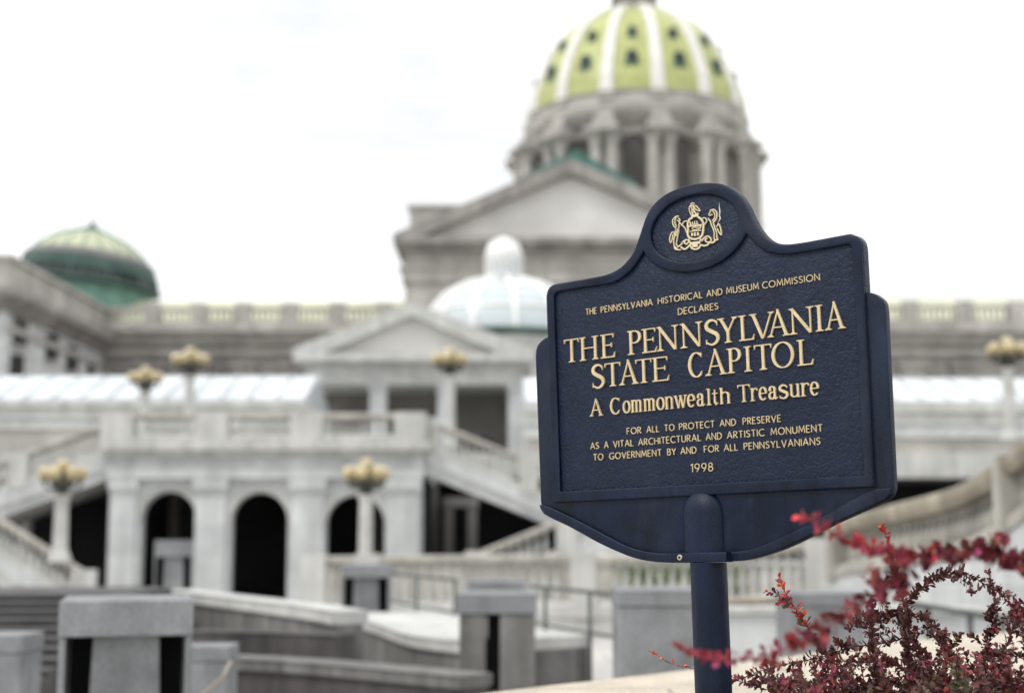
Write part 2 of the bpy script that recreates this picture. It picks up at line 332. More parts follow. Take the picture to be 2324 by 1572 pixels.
# post sleeve: a rounded pocket for the post
sl = MB(); prof = [(.069, -.528), (.070, -.50), (.070, -.395)] + [(.070*math.cos(a), -.395 + .070*math.sin(a)) for a in [math.radians(d) for d in range(10, 91, 10)]]
for_s = MB().lathe(prof, (0,0,0), 32); sl.v = [Vector((p.x - .0565, p.z, -p.y*.62 + -.022)) for p in for_s.v]; sl.f = for_s.f
o = spart('post_sleeve', sl, M['navy']); autosmooth(o, 50)
col = plate('sleeve_collar', [[(-.150,-.5335),(-.150,-.5055),(.038,-.5055),(.038,-.5335)]], .026, -.0125, M['navy'], .004)
scr = MB().lathe([(.0085,.0),(.0085,.002),(.0075,.0035),(.0042,.0038),(.0038,.0012),(.0,.0012)], (0,0,0), 20); scr.v = [Vector((p.x-.1135, p.y-.5185, p.z+.0258)) for p in scr.v]
o = spart('screw', scr, M['screw'], fix=False); autosmooth(o, 30)
hol = MB().lathe([(.0037,.0),(.0037,.0016),(0,.0016)], (0,0,0), 12); hol.v = [Vector((p.x-.1135, p.y-.5185, p.z+.0258)) for p in hol.v]
h = spart('screw_hole', hol, M['hole_shade']); h.parent = o  # dark plug fills the socket in place of its shade
pl = MB().lathe([(.0525, POLE_V), (.0525, -.535)], (0,0,0), 40); pl.v = [Vector((p.x + POLE_U, p.z, -p.y + POLE_W)) for p in pl.v]
o = spart('post', pl, M['navy']); autosmooth(o, 50)

# --- lettering: every letter is a set of raised strokes
class Pen:
    def __init__(self, wf=-.0035, wb=-.0086): self.mb = MB(); self.i = 0; self.wf = wf; self.wb = wb
    def stroke(self, pts, hw, closed=False):
        pts = [Vector(p) for p in pts]; n = len(pts)
        hw = list(hw) if isinstance(hw, (list, tuple)) else [hw]*n
        self.i += 1; wf = self.wf + .00006*(self.i % 9)
        Lf = []; Rt = []
        for i in range(n):
            if closed: d1 = pts[i]-pts[i-1]; d2 = pts[(i+1) % n]-pts[i]
            else:
                d1 = pts[i]-pts[i-1] if i else pts[1]-pts[0]; d2 = pts[i+1]-pts[i] if i < n-1 else d1
            d1 = d1.normalized(); d2 = d2.normalized(); t = d1+d2
            if t.length < 1e-3: t = d1
            t.normalize(); nn = Vector((-t.y, t.x)); k = hw[i]/max(.45, t.dot(d1))
            Lf.append(pts[i]+nn*k); Rt.append(pts[i]-nn*k)
        vs = []
        for a, b in zip(Lf, Rt): vs += [(a.x,a.y,wf),(b.x,b.y,wf),(a.x,a.y,self.wb),(b.x,b.y,self.wb)]
        fs = []
        for i in range(n if closed else n-1):
            a = 4*i; b = 4*((i+1) % n)
            fs += [(a, a+1, b+1, b), (a+2, a, b, b+2), (a+1, a+3, b+3, b+1)]
        if not closed:
            fs += [(0, 2, 3, 1), (4*n-4, 4*n-3, 4*n-1, 4*n-2)]
        self.mb.add(vs, fs)
def arc(cx, cy, rx, ry, a0, a1, n=14): return ell(cx, cy, rx, ry, a0, a1, n)
SC = catmull([(.42,.86),(.30,.975),(.14,.96),(.03,.83),(.05,.66),(.22,.53),(.40,.40),(.45,.22),(.36,.06),(.20,0),(.02,.10)], 4)
SANS = {
'A': (.70, [[(0,0),(.35,1),(.70,0)], [(.13,.34),(.57,.34)]]),
'B': (.50, [[(0,0),(0,1)], [(0,1)]+arc(.22,.77,.22,.23,90,-90)+[(0,.54)], [(0,.54)]+arc(.25,.27,.25,.27,90,-90)+[(0,0)]]),
'C': (.68, [arc(.44,.5,.44,.5,52,308,22)]),
'D': (.66, [[(0,0),(0,1)], [(0,1)]+arc(.2,.5,.46,.5,90,-90,18)+[(0,0)]]),
'E': (.44, [[(.44,1),(0,1),(0,0),(.44,0)], [(0,.52),(.38,.52)]]),
'F': (.42, [[(.42,1),(0,1),(0,0)], [(0,.50),(.36,.50)]]),
'G': (.76, [arc(.44,.5,.44,.5,48,318,22)+[(.76,.42)], [(.50,.42),(.78,.42)]]),
'H': (.62, [[(0,0),(0,1)], [(.62,0),(.62,1)], [(0,.52),(.62,.52)]]),
'I': (.0, [[(0,0),(0,1)]]),
'L': (.42, [[(0,1),(0,0),(.42,0)]]),
'M': (.80, [[(0,0),(.09,1),(.40,.22),(.71,1),(.80,0)]]),
'N': (.64, [[(0,0),(0,1),(.64,0),(.64,1)]]),
'O': (.86, None), 
'P': (.46, [[(0,0),(0,1)], [(0,1)]+arc(.2,.74,.26,.26,90,-90)+[(0,.48)]]),
'R': (.50, [[(0,0),(0,1)], [(0,1)]+arc(.2,.75,.25,.25,90,-90)+[(0,.50)], [(.18,.5),(.50,0)]]),
'S': (.46, [SC]),
'T': (.56, [[(0,1),(.56,1)], [(.28,1),(.28,0)]]),
'U': (.60, [[(0,1),(0,.32)]+arc(.3,.3,.3,.3,180,360,14)+[(.60,.32),(.60,1)]]),
'V': (.66, [[(0,1),(.33,0),(.66,1)]]),
'Y': (.60, [[(0,1),(.30,.46),(.60,1)], [(.30,.46),(.30,0)]]),
'1': (.20, [[(0,.84),(.2,1),(.2,0)]]),
'9': (.54, [arc(.27,.70,.27,.30,0,360,24), [(.53,.64),(.46,.36),(.22,0)]]),
'8': (.50, [arc(.25,.76,.20,.24,0,360,22), arc(.25,.27,.25,.27,0,360,22)]),
}
def sans(pen, text, ua, ub, base, h, hw, gap=.26):
    wids = [SANS[c][0] for c in text]; tot = sum(wids) + gap*(len(text)-1) ; k = (ub-ua)/tot; x = 0
    for c in text:
        wd, st = SANS[c]
        if st is None: pen.stroke([(ua+(x+p[0])*k, base+p[1]*h) for p in arc(.43,.5,.43,.5,0,360,28)[:-1]], hw, True)
        else:
            for s in st: pen.stroke([(ua+(x+p[0])*k, base+p[1]*h) for p in s], hw)
        x += wd + gap
def sans_line(words, base, h, hw=.00102, gap=.26, label=None):
    for t, a, b in words:
        pen = Pen(-.0045); sans(pen, t, a+hw, b-hw, base+hw, h-2*hw, hw, gap); spart('lettering', pen.mb, M['gold'], fix=False, label=('gold word %s in the ' % t) + label)
sans_line([('THE',-.444,-.403),('PENNSYLVANIA',-.387,-.197),('HISTORICAL',-.178,-.023),('AND',-.009,.044),('MUSEUM',.057,.163),('COMMISSION',.174,.353)], .2285, .0200, label='top line of small gold capitals naming the commission')
sans_line([('DECLARES',-.109,.028)], .188, .0200, label='single small gold word DECLARES')
sans_line([('FOR',-.305,-.253),('ALL',-.234,-.189),('TO',-.171,-.136),('PROTECT',-.120,.0),('AND',.017,.070),('PRESERVE',.092,.213)], -.1515, .0200, label='small gold line beginning FOR ALL TO PROTECT')
sans_line([('AS',-.441,-.409),('A',-.390,-.374),('VITAL',-.356,-.282),('ARCHITECTURAL',-.265,-.047),('AND',-.031,.022),('ARTISTIC',.039,.159),('MONUMENT',.179,.338)], -.1875, .0205, label='small gold line beginning AS A VITAL')
sans_line([('TO',-.431,-.394),('GOVERNMENT',-.372,-.184),('BY',-.164,-.134),('AND',-.118,-.064),('FOR',-.039,.011),('ALL',.027,.073),('PENNSYLVANIANS',.092,.329)], -.2225, .0202, label='small gold line beginning TO GOVERNMENT')
sans_line([('1998',-.086,-.011)], -.2765, .0250, .00105, .30, label='gold year 1998')
class Roman(Pen):
    def __init__(self, th, tn, sf): super().__init__(-.0022); self.th, self.tn, self.sf = th, tn, sf
    def mod(self, pts, closed=False, ends=None, th=None):
        th = th or self.th; n = len(pts); hw = []
        for i in range(n):
            a = Vector(pts[i-1] if (i or closed) else pts[0]); b = Vector(pts[(i+1) % n] if (i < n-1 or closed) else pts[-1]); t = (b-a).normalized()
            hw.append(self.tn/2 + (th-self.tn)/2*abs(t.y)**1.5)
        if ends: hw[0] = min(hw[0], ends); hw[-1] = min(hw[-1], ends)
        self.stroke(pts, hw, closed)
    def serif(self, x, y, s=None, up=1):
        s = s or self.sf; t = self.tn*.85
        self.stroke([(x-s/2, y+up*t/2), (x+s/2, y+up*t/2)], t/2)
        # small bracket
        self.stroke([(x, y+up*t*.5), (x, y+up*t*2.2)], [s*.36, self.th*.46])
    def stem(self, x, y0, y1, top=True, bot=True, th=None, sf=None):
        th = th or self.th; n = 5
        ys = [y0 + (y1-y0)*i/4 for i in range(n)]; hw = [th*.5, th*.46, th*.44, th*.46, th*.5]
        self.stroke([(x, q) for q in ys], hw)
        if bot: self.serif(x, y0, sf, 1)
        if top: self.serif(x, y1, sf, -1)
    def glyph(self, c, a, b, y, h):
        th, tn, sf = self.th, self.tn, self.sf; t = y+h; m = (a+b)/2; st = self.stroke
        if c == 'T':
            self.stem(m, y, t, False, True); st([(a, t-tn/2), (b, t-tn/2)], tn/2)
            st([(a+tn*.3, t), (a-tn*.1, t-h*.17)], [tn*.75, tn*.2]); st([(b-tn*.3, t), (b+tn*.1, t-h*.17)], [tn*.75, tn*.2])
        elif c == 'H':
            self.stem(a+sf/2, y, t); self.stem(b-sf/2, y, t); st([(a+sf/2, y+h*.52), (b-sf/2, y+h*.52)], tn/2)
        elif c == 'I': self.stem(m, y, t)
        elif c in 'EL':
            x = a+sf/2; self.stem(x, y, t, c == 'L', False); st([(x-sf/2, y+tn/2), (b-tn*.6, y+tn/2)], tn*.55)
            st([(b-tn*1.6, y+tn*.3), (b, y+h*.22)], [tn*.8, tn*.2])
            if c == 'E':
                e = b-(b-a)*.10; st([(x-sf/2, t-tn/2), (e, t-tn/2)], tn/2); st([(e-tn*.4, t), (e, t-h*.17)], [tn*.75, tn*.2])
                e2 = b-(b-a)*.24; st([(x, y+h*.53), (e2, y+h*.53)], tn/2); st([(e2, y+h*.43), (e2-tn*.2, y+h*.53), (e2, y+h*.63)], [tn*.25, tn*.7, tn*.25])
        elif c == 'P':
            x = a+sf/2; self.stem(x, y, t); r = b-x-th*.45
            self.mod([(x, t-tn/2), (x+r*.35, t-tn/2)] + arc(x+r*.42, y+h*.73, r*.58, h*.27-tn/2, 88, -88, 14) + [(x, y+h*.46+tn/2)])
        elif c == 'N':
            xl = a+sf*.45; xr = b-sf*.42; self.stem(xl, y, t, False, True, tn*1.35); self.stem(xr, y, t, True, False, tn*1.35)
            st([(xl-th*.35, t-tn*.2), (xr-th*.1, y+h*.02)], th*.47); st([(a-sf*.02, t-tn*.45), (xl+th*.2, t-tn*.45)], tn*.45)
        elif c == 'S':
            wd = b-a; P_ = [(a+wd*(px/.46), y+h*py) for px, py in SC]; P_ = [(px, py) for px, py in P_]; n = len(P_)
            hw = [tn*.6 + (th*.62-tn*.6)*math.sin(math.pi*i/(n-1))**1.4 for i in range(n)]; st(P_, hw)
            st([(P_[0][0]-tn*.2, P_[0][1]+h*.07), (P_[0][0]+tn*.3, P_[0][1]-h*.11)], [tn*.6, tn*.2]); st([(P_[-1][0]+tn*.2, P_[-1][1]-h*.07), (P_[-1][0]-tn*.3, P_[-1][1]+h*.13)], [tn*.6, tn*.2])
        elif c == 'Y':
            self.stem(m, y, y+h*.48, False, True); st([(a+sf*.4, t-tn*.4), (m, y+h*.44)], th*.46); st([(b-sf*.35, t-tn*.4), (m+th*.1, y+h*.44)], tn*.62); self.serif(a+sf*.4, t, sf, -1); self.serif(b-sf*.38, t, sf*.8, -1)
        elif c == 'V':
            st([(a+sf*.42, t-tn*.4), (m+th*.05, y)], [th*.5, th*.42]); st([(b-sf*.38, t-tn*.4), (m+th*.15, y)], tn*.62); self.serif(a+sf*.42, t, sf, -1); self.serif(b-sf*.38, t, sf*.8, -1)
        elif c == 'A':
            ap = m-th*.12; st([(a+sf*.36, y+tn*.4), (ap+tn*.1, y+h*1.0)], tn*.62); st([(ap-th*.12, y+h*1.06), (b-sf*.45, y+tn*.4)], [th*.30, th*.5])
            self.serif(a+sf*.36, y, sf*.85, 1); self.serif(b-sf*.45, y, sf, 1); st([(a+(m-a)*.55, y+h*.36), (b-(b-m)*.55, y+h*.36)], tn*.5)
        elif c == 'O': self.mod(arc(m, y+h/2, (b-a)/2-th*.4, h/2+h*.01-tn*.4, 0, 360, 36)[:-1], True)
        elif c == 'C':
            wd = b-a; P_ = arc(a+wd*.46, y+h/2, wd*.46-th*.42, h/2+h*.01-tn*.4, 50, 312, 26); self.mod(P_, ends=tn*.6)
            st([(P_[0][0]+tn*.3, P_[0][1]+h*.10), (P_[0][0]+tn*.5, P_[0][1]-h*.08)], [tn*.25, tn*.75][::-1]); st([(P_[-1][0]-tn*.5, P_[-1][1]), (P_[-1][0]+tn*.8, P_[-1][1]+h*.10)], [tn*.7, tn*.2])
        elif c == 'o': self.mod(arc(m, y+h/2, (b-a)/2-th*.42, h/2-tn*.3, 0, 360, 28)[:-1], True)
        elif c in 'nmhu':
            k = 3 if c == 'm' else 2; s2 = sf*.78; xs = [a+s2*.5 + (b-a-s2)*i/(k-1) for i in range(k)]; tt = y+h
            if c == 'u':
                st([(xs[0], tt), (xs[0], y+h*.25)], th*.47); st([(xs[1], tt), (xs[1], y)], th*.47)
                self.mod([(xs[0], y+h*.30)] + arc((xs[0]+xs[1])/2-th*.1, y+h*.26, (xs[1]-xs[0])/2-th*.1, h*.26-tn*.5, 180, 330, 10))
                for x in xs: st([(x-s2*.5, tt-tn*.45), (x, tt-tn*.45)], tn*.45)
                st([(xs[1], y+tn*.45), (xs[1]+s2*.5, y+tn*.45)], tn*.45)
            else:
                for i, x in enumerate(xs):
                    top = tt if i == 0 else y+h*.72
                    if c == 'h' and i == 0: top = y+h*1.26
                    st([(x, y), (x, top)], th*.47); st([(x-s2*.45, y+tn*.45), (x+s2*.45, y+tn*.45)], tn*.45)
                    if i == 0: st([(x-s2*.5, top-tn*.45), (x, top-tn*.45)], tn*.45)
                hh = h if c != 'h' else h*.93
                for x1, x2 in zip(xs, xs[1:]):
                    self.mod([(x1+th*.2, y+hh*.74)] + arc((x1+x2)/2+th*.02, y+hh*.70, (x2-x1)/2, hh*.30-tn*.4, 165, 0, 10) + [(x2, y+hh*.55)])
        elif c == 'w':
            q = (b-a); xs = [a+q*.10, a+q*.34, a+q*.52, a+q*.72, a+q*.93]
            st([(xs[0], t), (xs[1], y)], th*.46); st([(xs[2], t*.98+y*.02), (xs[1]+th*.1, y)], tn*.55); st([(xs[2]-th*.1, t), (xs[3], y)], th*.46); st([(xs[4], t), (xs[3]+th*.1, y)], tn*.55)
            for x in (xs[0], xs[2], xs[4]): st([(x-sf*.36, t-tn*.45), (x+sf*.32, t-tn*.45)], tn*.45)
        elif c == 'e':
            rx = (b-a)/2-th*.42; P_ = arc(m, y+h/2, rx, h/2-tn*.3, 0, 318, 26); self.mod(P_, ends=tn*.5); st([(m-rx, y+h*.52), (m+rx+th*.3, y+h*.52)], tn*.45)
        elif c == 'a':
            q = b-a; x = a+q*.66; st([(x, y+h*.75), (x, y+h*.18)] + [(x+q*.10, y+tn*.5), (b, y+tn*1.6)], [th*.47, th*.45, tn*.7, tn*.3])
            self.mod([(x, y+h*.72)] + arc(a+q*.38, y+h*.74, q*.28, h*.25-tn*.3, 5, 165, 10)); st(arc(a+q*.14, y+h*.74, q*.07, h*.07, 0, 360, 8)[:-1], q*.07, True)
            self.mod([(x, y+h*.58)] + arc(a+q*.36, y+h*.28, q*.29, h*.28-tn*.3, 80, 300, 14) + [(x, y+h*.22)])
        elif c == 'l':
            self.stem(m, y, t, False, True, None, b-a); st([(a, t-tn*.45), (m, t-tn*.45)], tn*.45)
        elif c == 't':
            q = b-a; x = a+q*.42; st([(x, t), (x, y+h*.18), (x+q*.22, y+tn*.4), (b, y+h*.13)], [th*.2, th*.47, tn*.8, tn*.25]); st([(a, y+h*.74), (b-q*.05, y+h*.74)], tn*.5)
        elif c == 'r':
            x = a+sf*.42; st([(x, y), (x, t)], th*.47); st([(x-sf*.45, y+tn*.45), (x+sf*.5, y+tn*.45)], tn*.45); st([(x-sf*.48, t-tn*.45), (x, t-tn*.45)], tn*.45)
            self.mod([(x, y+h*.62)] + arc(x+(b-x)*.62, y+h*.62, (b-x)*.58, h*.36-tn*.3, 175, 60, 8)); st(arc(b-th*.3, y+h*.84, th*.2, th*.2, 0, 360, 8)[:-1], th*.2, True)
        elif c == 's': self.glyph('S', a, b, y, h)
    def line(self, items, y, h, label, hs={}):
        last = None
        for c, a, b in items:
            if last is not None and a-last > .021: spart('lettering', self.mb, M['gold'], fix=False, label=label); self.mb = MB()
            self.glyph(c, a, b, y, hs.get(c, h)); last = b
        spart('lettering', self.mb, M['gold'], fix=False, label=label)
Roman(.0090, .0032, .0225).line([('T',-.528,-.475),('H',-.470,-.400),('E',-.390,-.338),('P',-.290,-.242),('E',-.238,-.186),('N',-.184,-.111),('N',-.102,-.029),('S',-.016,.025),('Y',.026,.089),('L',.094,.143),('V',.131,.207),('A',.186,.254),('N',.255,.328),('I',.333,.358),('A',.363,.422)], .0875, .0725, 'large gold line THE PENNSYLVANIA')
Roman(.0090, .0032, .0225).line([('S',-.424,-.384),('T',-.376,-.322),('A',-.324,-.257),('T',-.263,-.209),('E',-.205,-.147),('C',-.079,-.020),('A',-.021,.047),('P',.051,.096),('I',.106,.130),('T',.141,.193),('O',.195,.263),('L',.274,.322)], -.0015, .0715, 'large gold line STATE CAPITOL')
Roman(.0062, .0028, .0140).line([('A',-.437,-.391),('C',-.361,-.319),('o',-.315,-.288),('m',-.285,-.246),('m',-.240,-.199),('o',-.194,-.166),('n',-.164,-.135),('w',-.132,-.090),('e',-.087,-.061),('a',-.054,-.028),('l',-.022,-.007),('t',-.003,.016),('h',.022,.056),('T',.082,.119),('r',.122,.145),('e',.149,.174),('a',.180,.208),('s',.214,.238),('u',.245,.276),('r',.280,.305),('e',.308,.334)], -.0870, .0370, 'bold gold line A Commonwealth Treasure', {'A':.0500,'C':.0490,'T':.0490,'l':.0480,'t':.0440})
# --- crest
EMBLEM=[(0.00295,[(-0.0481,0.5149),(-0.0431,0.5156),(-0.0365,0.5127)]),(0.00246,[(-0.0481,0.5149),(-0.0508,0.5095),(-0.0552,0.5042),(-0.0545,0.4932),(-0.0503,0.4812)]),(0.00295,[(-0.0508,0.5089),(-0.0463,0.4983),(-0.0453,0.4819)]),(0.00394,[(-0.0408,0.5104),(-0.0402,0.4973),(-0.0369,0.4881),(-0.0324,0.4797)]),(0.00295,[(-0.0336,0.507),(-0.0266,0.4993),(-0.0195,0.4881),(-0.0282,0.4905),(-0.0357,0.4976),(-0.0385,0.5078)]),(0.00295,[(-0.044,0.4958),(-0.0405,0.4908),(-0.0446,0.4818)]),(0.00221,[(-0.0444,0.5132),(-0.0467,0.5071),(-0.0411,0.5039)]),(0.00836,[(-0.049,0.4767),(-0.0259,0.4754)]),(0.00394,[(-0.0324,0.4797),(-0.0247,0.4817)]),(0.0059,[(-0.045,0.4721),(-0.0576,0.4673),(-0.0629,0.4556),(-0.0622,0.4382),(-0.0643,0.4234),(-0.0583,0.4134),(-0.0455,0.407),(-0.0333,0.406),(-0.0216,0.4089),(-0.0144,0.4165),(-0.0109,0.4299),(-0.0091,0.4468),(-0.0153,0.4607),(-0.0271,0.4713)]),(0.00221,[(-0.0534,0.4515),(-0.0271,0.4497)]),(0.00271,[(-0.0464,0.4594),(-0.0458,0.4506)]),(0.00271,[(-0.0387,0.4603),(-0.0384,0.4503)]),(0.00271,[(-0.0308,0.4594),(-0.0305,0.4499)]),(0.00394,[(-0.0602,0.4476),(-0.0136,0.4449)]),(0.00295,[(-0.0491,0.4378),(-0.0382,0.4434),(-0.0176,0.443),(-0.0254,0.4339),(-0.046,0.4338)]),(0.00221,[(-0.0367,0.4394),(-0.0232,0.4394)]),(0.00271,[(-0.0555,0.4315),(-0.0175,0.4292)]),(0.0059,[(-0.0493,0.4262),(-0.0488,0.4166)]),(0.0059,[(-0.0395,0.4259),(-0.039,0.4155)]),(0.0059,[(-0.0292,0.4251),(-0.0287,0.4151)]),(0.00295,[(-0.059,0.4636),(-0.0531,0.4573),(-0.0535,0.4497)]),(0.00344,[(-0.0935,0.4842),(-0.1018,0.4847),(-0.1108,0.4792),(-0.1149,0.4729),(-0.1122,0.4594),(-0.1041,0.4489)]),(0.00295,[(-0.1001,0.4835),(-0.1059,0.4758),(-0.1064,0.4649),(-0.1014,0.4532)]),(0.00295,[(-0.0945,0.4787),(-0.0895,0.4726),(-0.0922,0.4687),(-0.099,0.4725)]),(0.00295,[(-0.0932,0.4671),(-0.0861,0.459),(-0.0806,0.4531),(-0.0718,0.4436),(-0.0675,0.4304)]),(0.00295,[(-0.1041,0.4489),(-0.1071,0.4367),(-0.1134,0.4308)]),(0.00295,[(-0.0817,0.4561),(-0.0764,0.4639),(-0.0664,0.4649),(-0.0607,0.4592)]),(0.00344,[(-0.0919,0.463),(-0.094,0.4499),(-0.1013,0.438),(-0.1056,0.4252)]),(0.0032,[(-0.1071,0.4367),(-0.1107,0.4242),(-0.1137,0.4117),(-0.1119,0.3962),(-0.1018,0.3855)]),(0.00271,[(-0.0943,0.4434),(-0.0996,0.4247),(-0.1024,0.4132),(-0.1051,0.4016),(-0.1014,0.3946)]),(0.00295,[(-0.1076,0.4368),(-0.1176,0.4393),(-0.1242,0.4308),(-0.1276,0.4182),(-0.1239,0.4085),(-0.1179,0.4189),(-0.1164,0.4317)]),(0.00344,[(0.0154,0.483),(0.028,0.4834),(0.0359,0.4757),(0.0378,0.4647),(0.0333,0.4526),(0.0238,0.4452)]),(0.00295,[(0.0238,0.4799),(0.0306,0.4702),(0.0288,0.4576),(0.0212,0.4504)]),(0.00295,[(0.0177,0.4805),(0.011,0.4722),(0.0138,0.4683),(0.0226,0.4704)]),(0.0032,[(0.0071,0.4608),(0.0144,0.451),(0.0182,0.438),(0.0252,0.4236)]),(0.00295,[(-0.0122,0.4641),(-0.002,0.4636),(0.0024,0.4535),(-0.0059,0.4437)]),(0.0032,[(0.0238,0.4452),(0.0297,0.4276),(0.0339,0.4141),(0.0346,0.3991),(0.0358,0.3921),(0.0257,0.3937)]),(0.00295,[(0.0186,0.4375),(0.0259,0.4175),(0.0251,0.4006),(0.0271,0.3926)]),(0.00295,[(0.0347,0.4306),(0.0423,0.4383),(0.0479,0.4246),(0.0493,0.4048),(0.0412,0.4147),(0.0369,0.426)]),(0.00369,[(-0.1119,0.3962),(-0.1093,0.3871),(-0.0975,0.3827),(-0.0895,0.3819)]),(0.00394,[(-0.1016,0.3915),(-0.0889,0.3965),(-0.0815,0.4045),(-0.0689,0.409),(-0.0608,0.403),(-0.0695,0.3957),(-0.0767,0.4011),(-0.0728,0.4061)]),(0.00492,[(-0.0896,0.3906),(-0.0771,0.3813),(-0.0645,0.3863),(-0.0569,0.3909),(-0.0524,0.381),(-0.0403,0.3757),(-0.028,0.3772),(-0.0203,0.3853),(-0.0107,0.3816),(0.0015,0.3819),(0.009,0.3878),(0.021,0.3863),(0.0285,0.392)]),(0.00836,[(-0.0571,0.3953),(-0.0228,0.3936)]),(0.00984,[(-0.0501,0.3877),(-0.0317,0.3864)]),(0.00344,[(-0.0614,0.41),(-0.0559,0.3962)]),(0.00344,[(-0.0198,0.4056),(-0.024,0.3955)]),(0.00394,[(-0.0178,0.3962),(-0.0076,0.4054),(0.0046,0.4081),(0.0143,0.398),(0.0115,0.3899),(-0.0005,0.3914),(-0.0055,0.399),(0.0024,0.4021)])]
SCRATCH=[(0.0453, 0.5008), (0.0438, 0.4893), (0.0455, 0.4762), (0.0435, 0.4637), (0.0455, 0.4548), (0.0403, 0.4472), (0.0356, 0.4394)]
pen = Pen(-.003)
for wd, pts in EMBLEM:
    pts = catmull(pts, 3) if len(pts) > 3 else pts
    q = []
    for p in pts:
        if not q or (Vector(p)-Vector(q[-1])).length > .0004: q.append(p)
    pen.stroke(q, wd*.46)
spart('crest', pen.mb, M['cream_emblem'], fix=False, label='cream coat of arms with two rearing horses, a shield and an eagle')
pen = Pen(-.0080); pen.stroke(SCRATCH, [.0003,.0012,.0022,.0018,.0024,.0014,.0004]); spart('scratch', pen.mb, M['chip'], fix=False, label='pale scratch beside the crest')
# ------------------------------------------------------------------ ground
GZ = -.75                       # the court before the arcade lies a little lower than the plaza round the sign
g = MB().add([(-1500,-1500,0),(1500,-1500,0),(1500,21.5,0),(-1500,21.5,0),(1500,26,GZ),(-1500,26,GZ),(1500,1500,GZ),(-1500,1500,GZ)], [(0,1,2,3),(3,2,4,5),(5,4,6,7)]).build('plaza_ground', M['paving']); structure(g)

# ------------------------------------------------------------------ the domed building
K3 = 2324/4096/1.4294                      # photo measure used for the big dome
YD = 180.0
CX = xx(1443, 300, YD)
def dz(y): return zz(y*K3, YD)
def dr(h, y): return h*K3/FOC*YD/(cP - sP*(-(y*K3-786)/FOC))
cap = thing('domed_capitol', 'big stone capitol building with pediment front and tall green tiled dome', 'building', (CX, YD, 0))
prof = [(dr(h*1.012, y), dz(y)) for h, y in [(606,700),(601,650),(588,585),(550,485),(500,378),(452,303),(396,240),(330,186),(262,143),(192,112),(118,90)]]
prof = catmull(prof, 3)
dome = MB().lathe(prof, (0,0,0), 84).build('dome', M['dome_green'], cap, smooth=True, world=False)
RIB0 = math.radians(-90 + 6.2); NR = 14; DA = 2*math.pi/NR
# rib
rb = MB(); vs = []; fs = []; m_ = len(prof)
for i, (r, z) in enumerate(prof):
    wd = .80 - .42*i/(m_-1)
    r0, z0 = prof[max(i-1, 0)]; r1, z1 = prof[min(i+1, m_-1)]; tx, tz = r1-r0, z1-z0; l_ = math.hypot(tx, tz); nx, nz = tz/l_, -tx/l_
    for s, d in ((-1.12,-.2),(-1.12,.18),(-.9,.42),(.9,.42),(1.12,.18),(1.12,-.2)): vs.append((r+nx*d, s*wd, z+nz*d))
for i in range(m_-1):
    for k in range(5): fs.append((i*6+k, i*6+k+1, (i+1)*6+k+1, (i+1)*6+k))
fs += [(0,1,2,3,4,5), tuple((m_-1)*6+k for k in (5,4,3,2,1,0))]
rib = MB().add(vs, fs).build('rib', M['dome_rib'], dome, world=False); autosmooth(rib, 30); rib.rotation_euler.z = RIB0
for k in range(1, NR): c = rib.copy(); C.objects.link(c); c.rotation_euler.z = RIB0 + k*DA
# dormers
def on_dome(py):
    best = None
    for i in range(len(prof)-1):
        for t in (0,.25,.5,.75):
            r = prof[i][0]*(1-t)+prof[i+1][0]*t; z = prof[i][1]*(1-t)+prof[i+1][1]*t
            Y = YD - r; v = Vector((0, Y, z-CAMZ)); y = (v.y*-sP + v.z*cP)/(v.y*cP + v.z*sP); p = 786 - FOC*y
            if best is None or abs(p-py) < best[0]: best = (abs(p-py), r, z)
    return best[1:]
def dormer(py, wd, ht):
    r, z = on_dome(py)
    outl = [(-wd/2, -ht/2)] + [(wd/2, -ht/2)] + [(wd/2*math.cos(a), ht*.05+wd/2*math.sin(a)) for a in [math.pi*i/10 for i in range(11)]]
    b = MB().prism(outl, -.4, 1.8); b.v = [Vector((r - p.y, p.x, z + p.z)) for p in b.v]
    b.add([(r+.55, -wd*.62, z-ht*.52),(r+.55, wd*.62, z-ht*.52),(r-.3, wd*.62, z-ht*.52),(r-.3, -wd*.62, z-ht*.52),(r+.55, -wd*.62, z-ht*.66),(r+.55, wd*.62, z-ht*.66),(r-.3, wd*.62, z-ht*.66),(r-.3, -wd*.62, z-ht*.66)], [(0,1,2,3),(7,6,5,4),(0,4,5,1),(1,5,6,2),(2,6,7,3),(3,7,4,0)])
    d = b.build('dormer', M['patina'], dome, world=False)
    i_ = [(p[0]*.62, (p[1]+ht*.02)*.70-ht*.04) for p in outl]
    q = MB().prism(i_, -.45, -.35); q.v = [Vector((r - p.y, p.x, z + p.z)) for p in q.v]; q = q.build('dormer_window', M['pane'], dome, world=False)
    for k in range(NR):
        for src in (d, q):
            c = src if k == 0 else src.copy()
            if k: C.objects.link(c)
            c.rotation_euler.z = RIB0 + (k+.5)*DA
dormer(129, 1.5, 1.85); dormer(72, 1.15, 1.4)
# lantern
zl = prof[-1][1]; rl = dr(118, 45)
lan = MB().lathe([(rl*1.08, zl-.6),(rl*1.12, zl+.6),(rl*.98, zl+.8),(rl*.98, zl+8),(rl*1.15, zl+8.3),(rl*1.15, zl+9),(rl*.8, zl+10),(rl*.1, zl+14)], (0,0,0), 24).build('lantern', M['grey_stone'], cap, world=False)
lc = MB().lathe([(.28, zl+.8),(.26, zl+8)], (rl*1.03, 0, 0), 8).build('lantern_column', M['warm_stone'], lan, smooth=True, world=False)
for k in range(1, 12): c = lc.copy(); C.objects.link(c); c.rotation_euler.z = k*math.pi/6
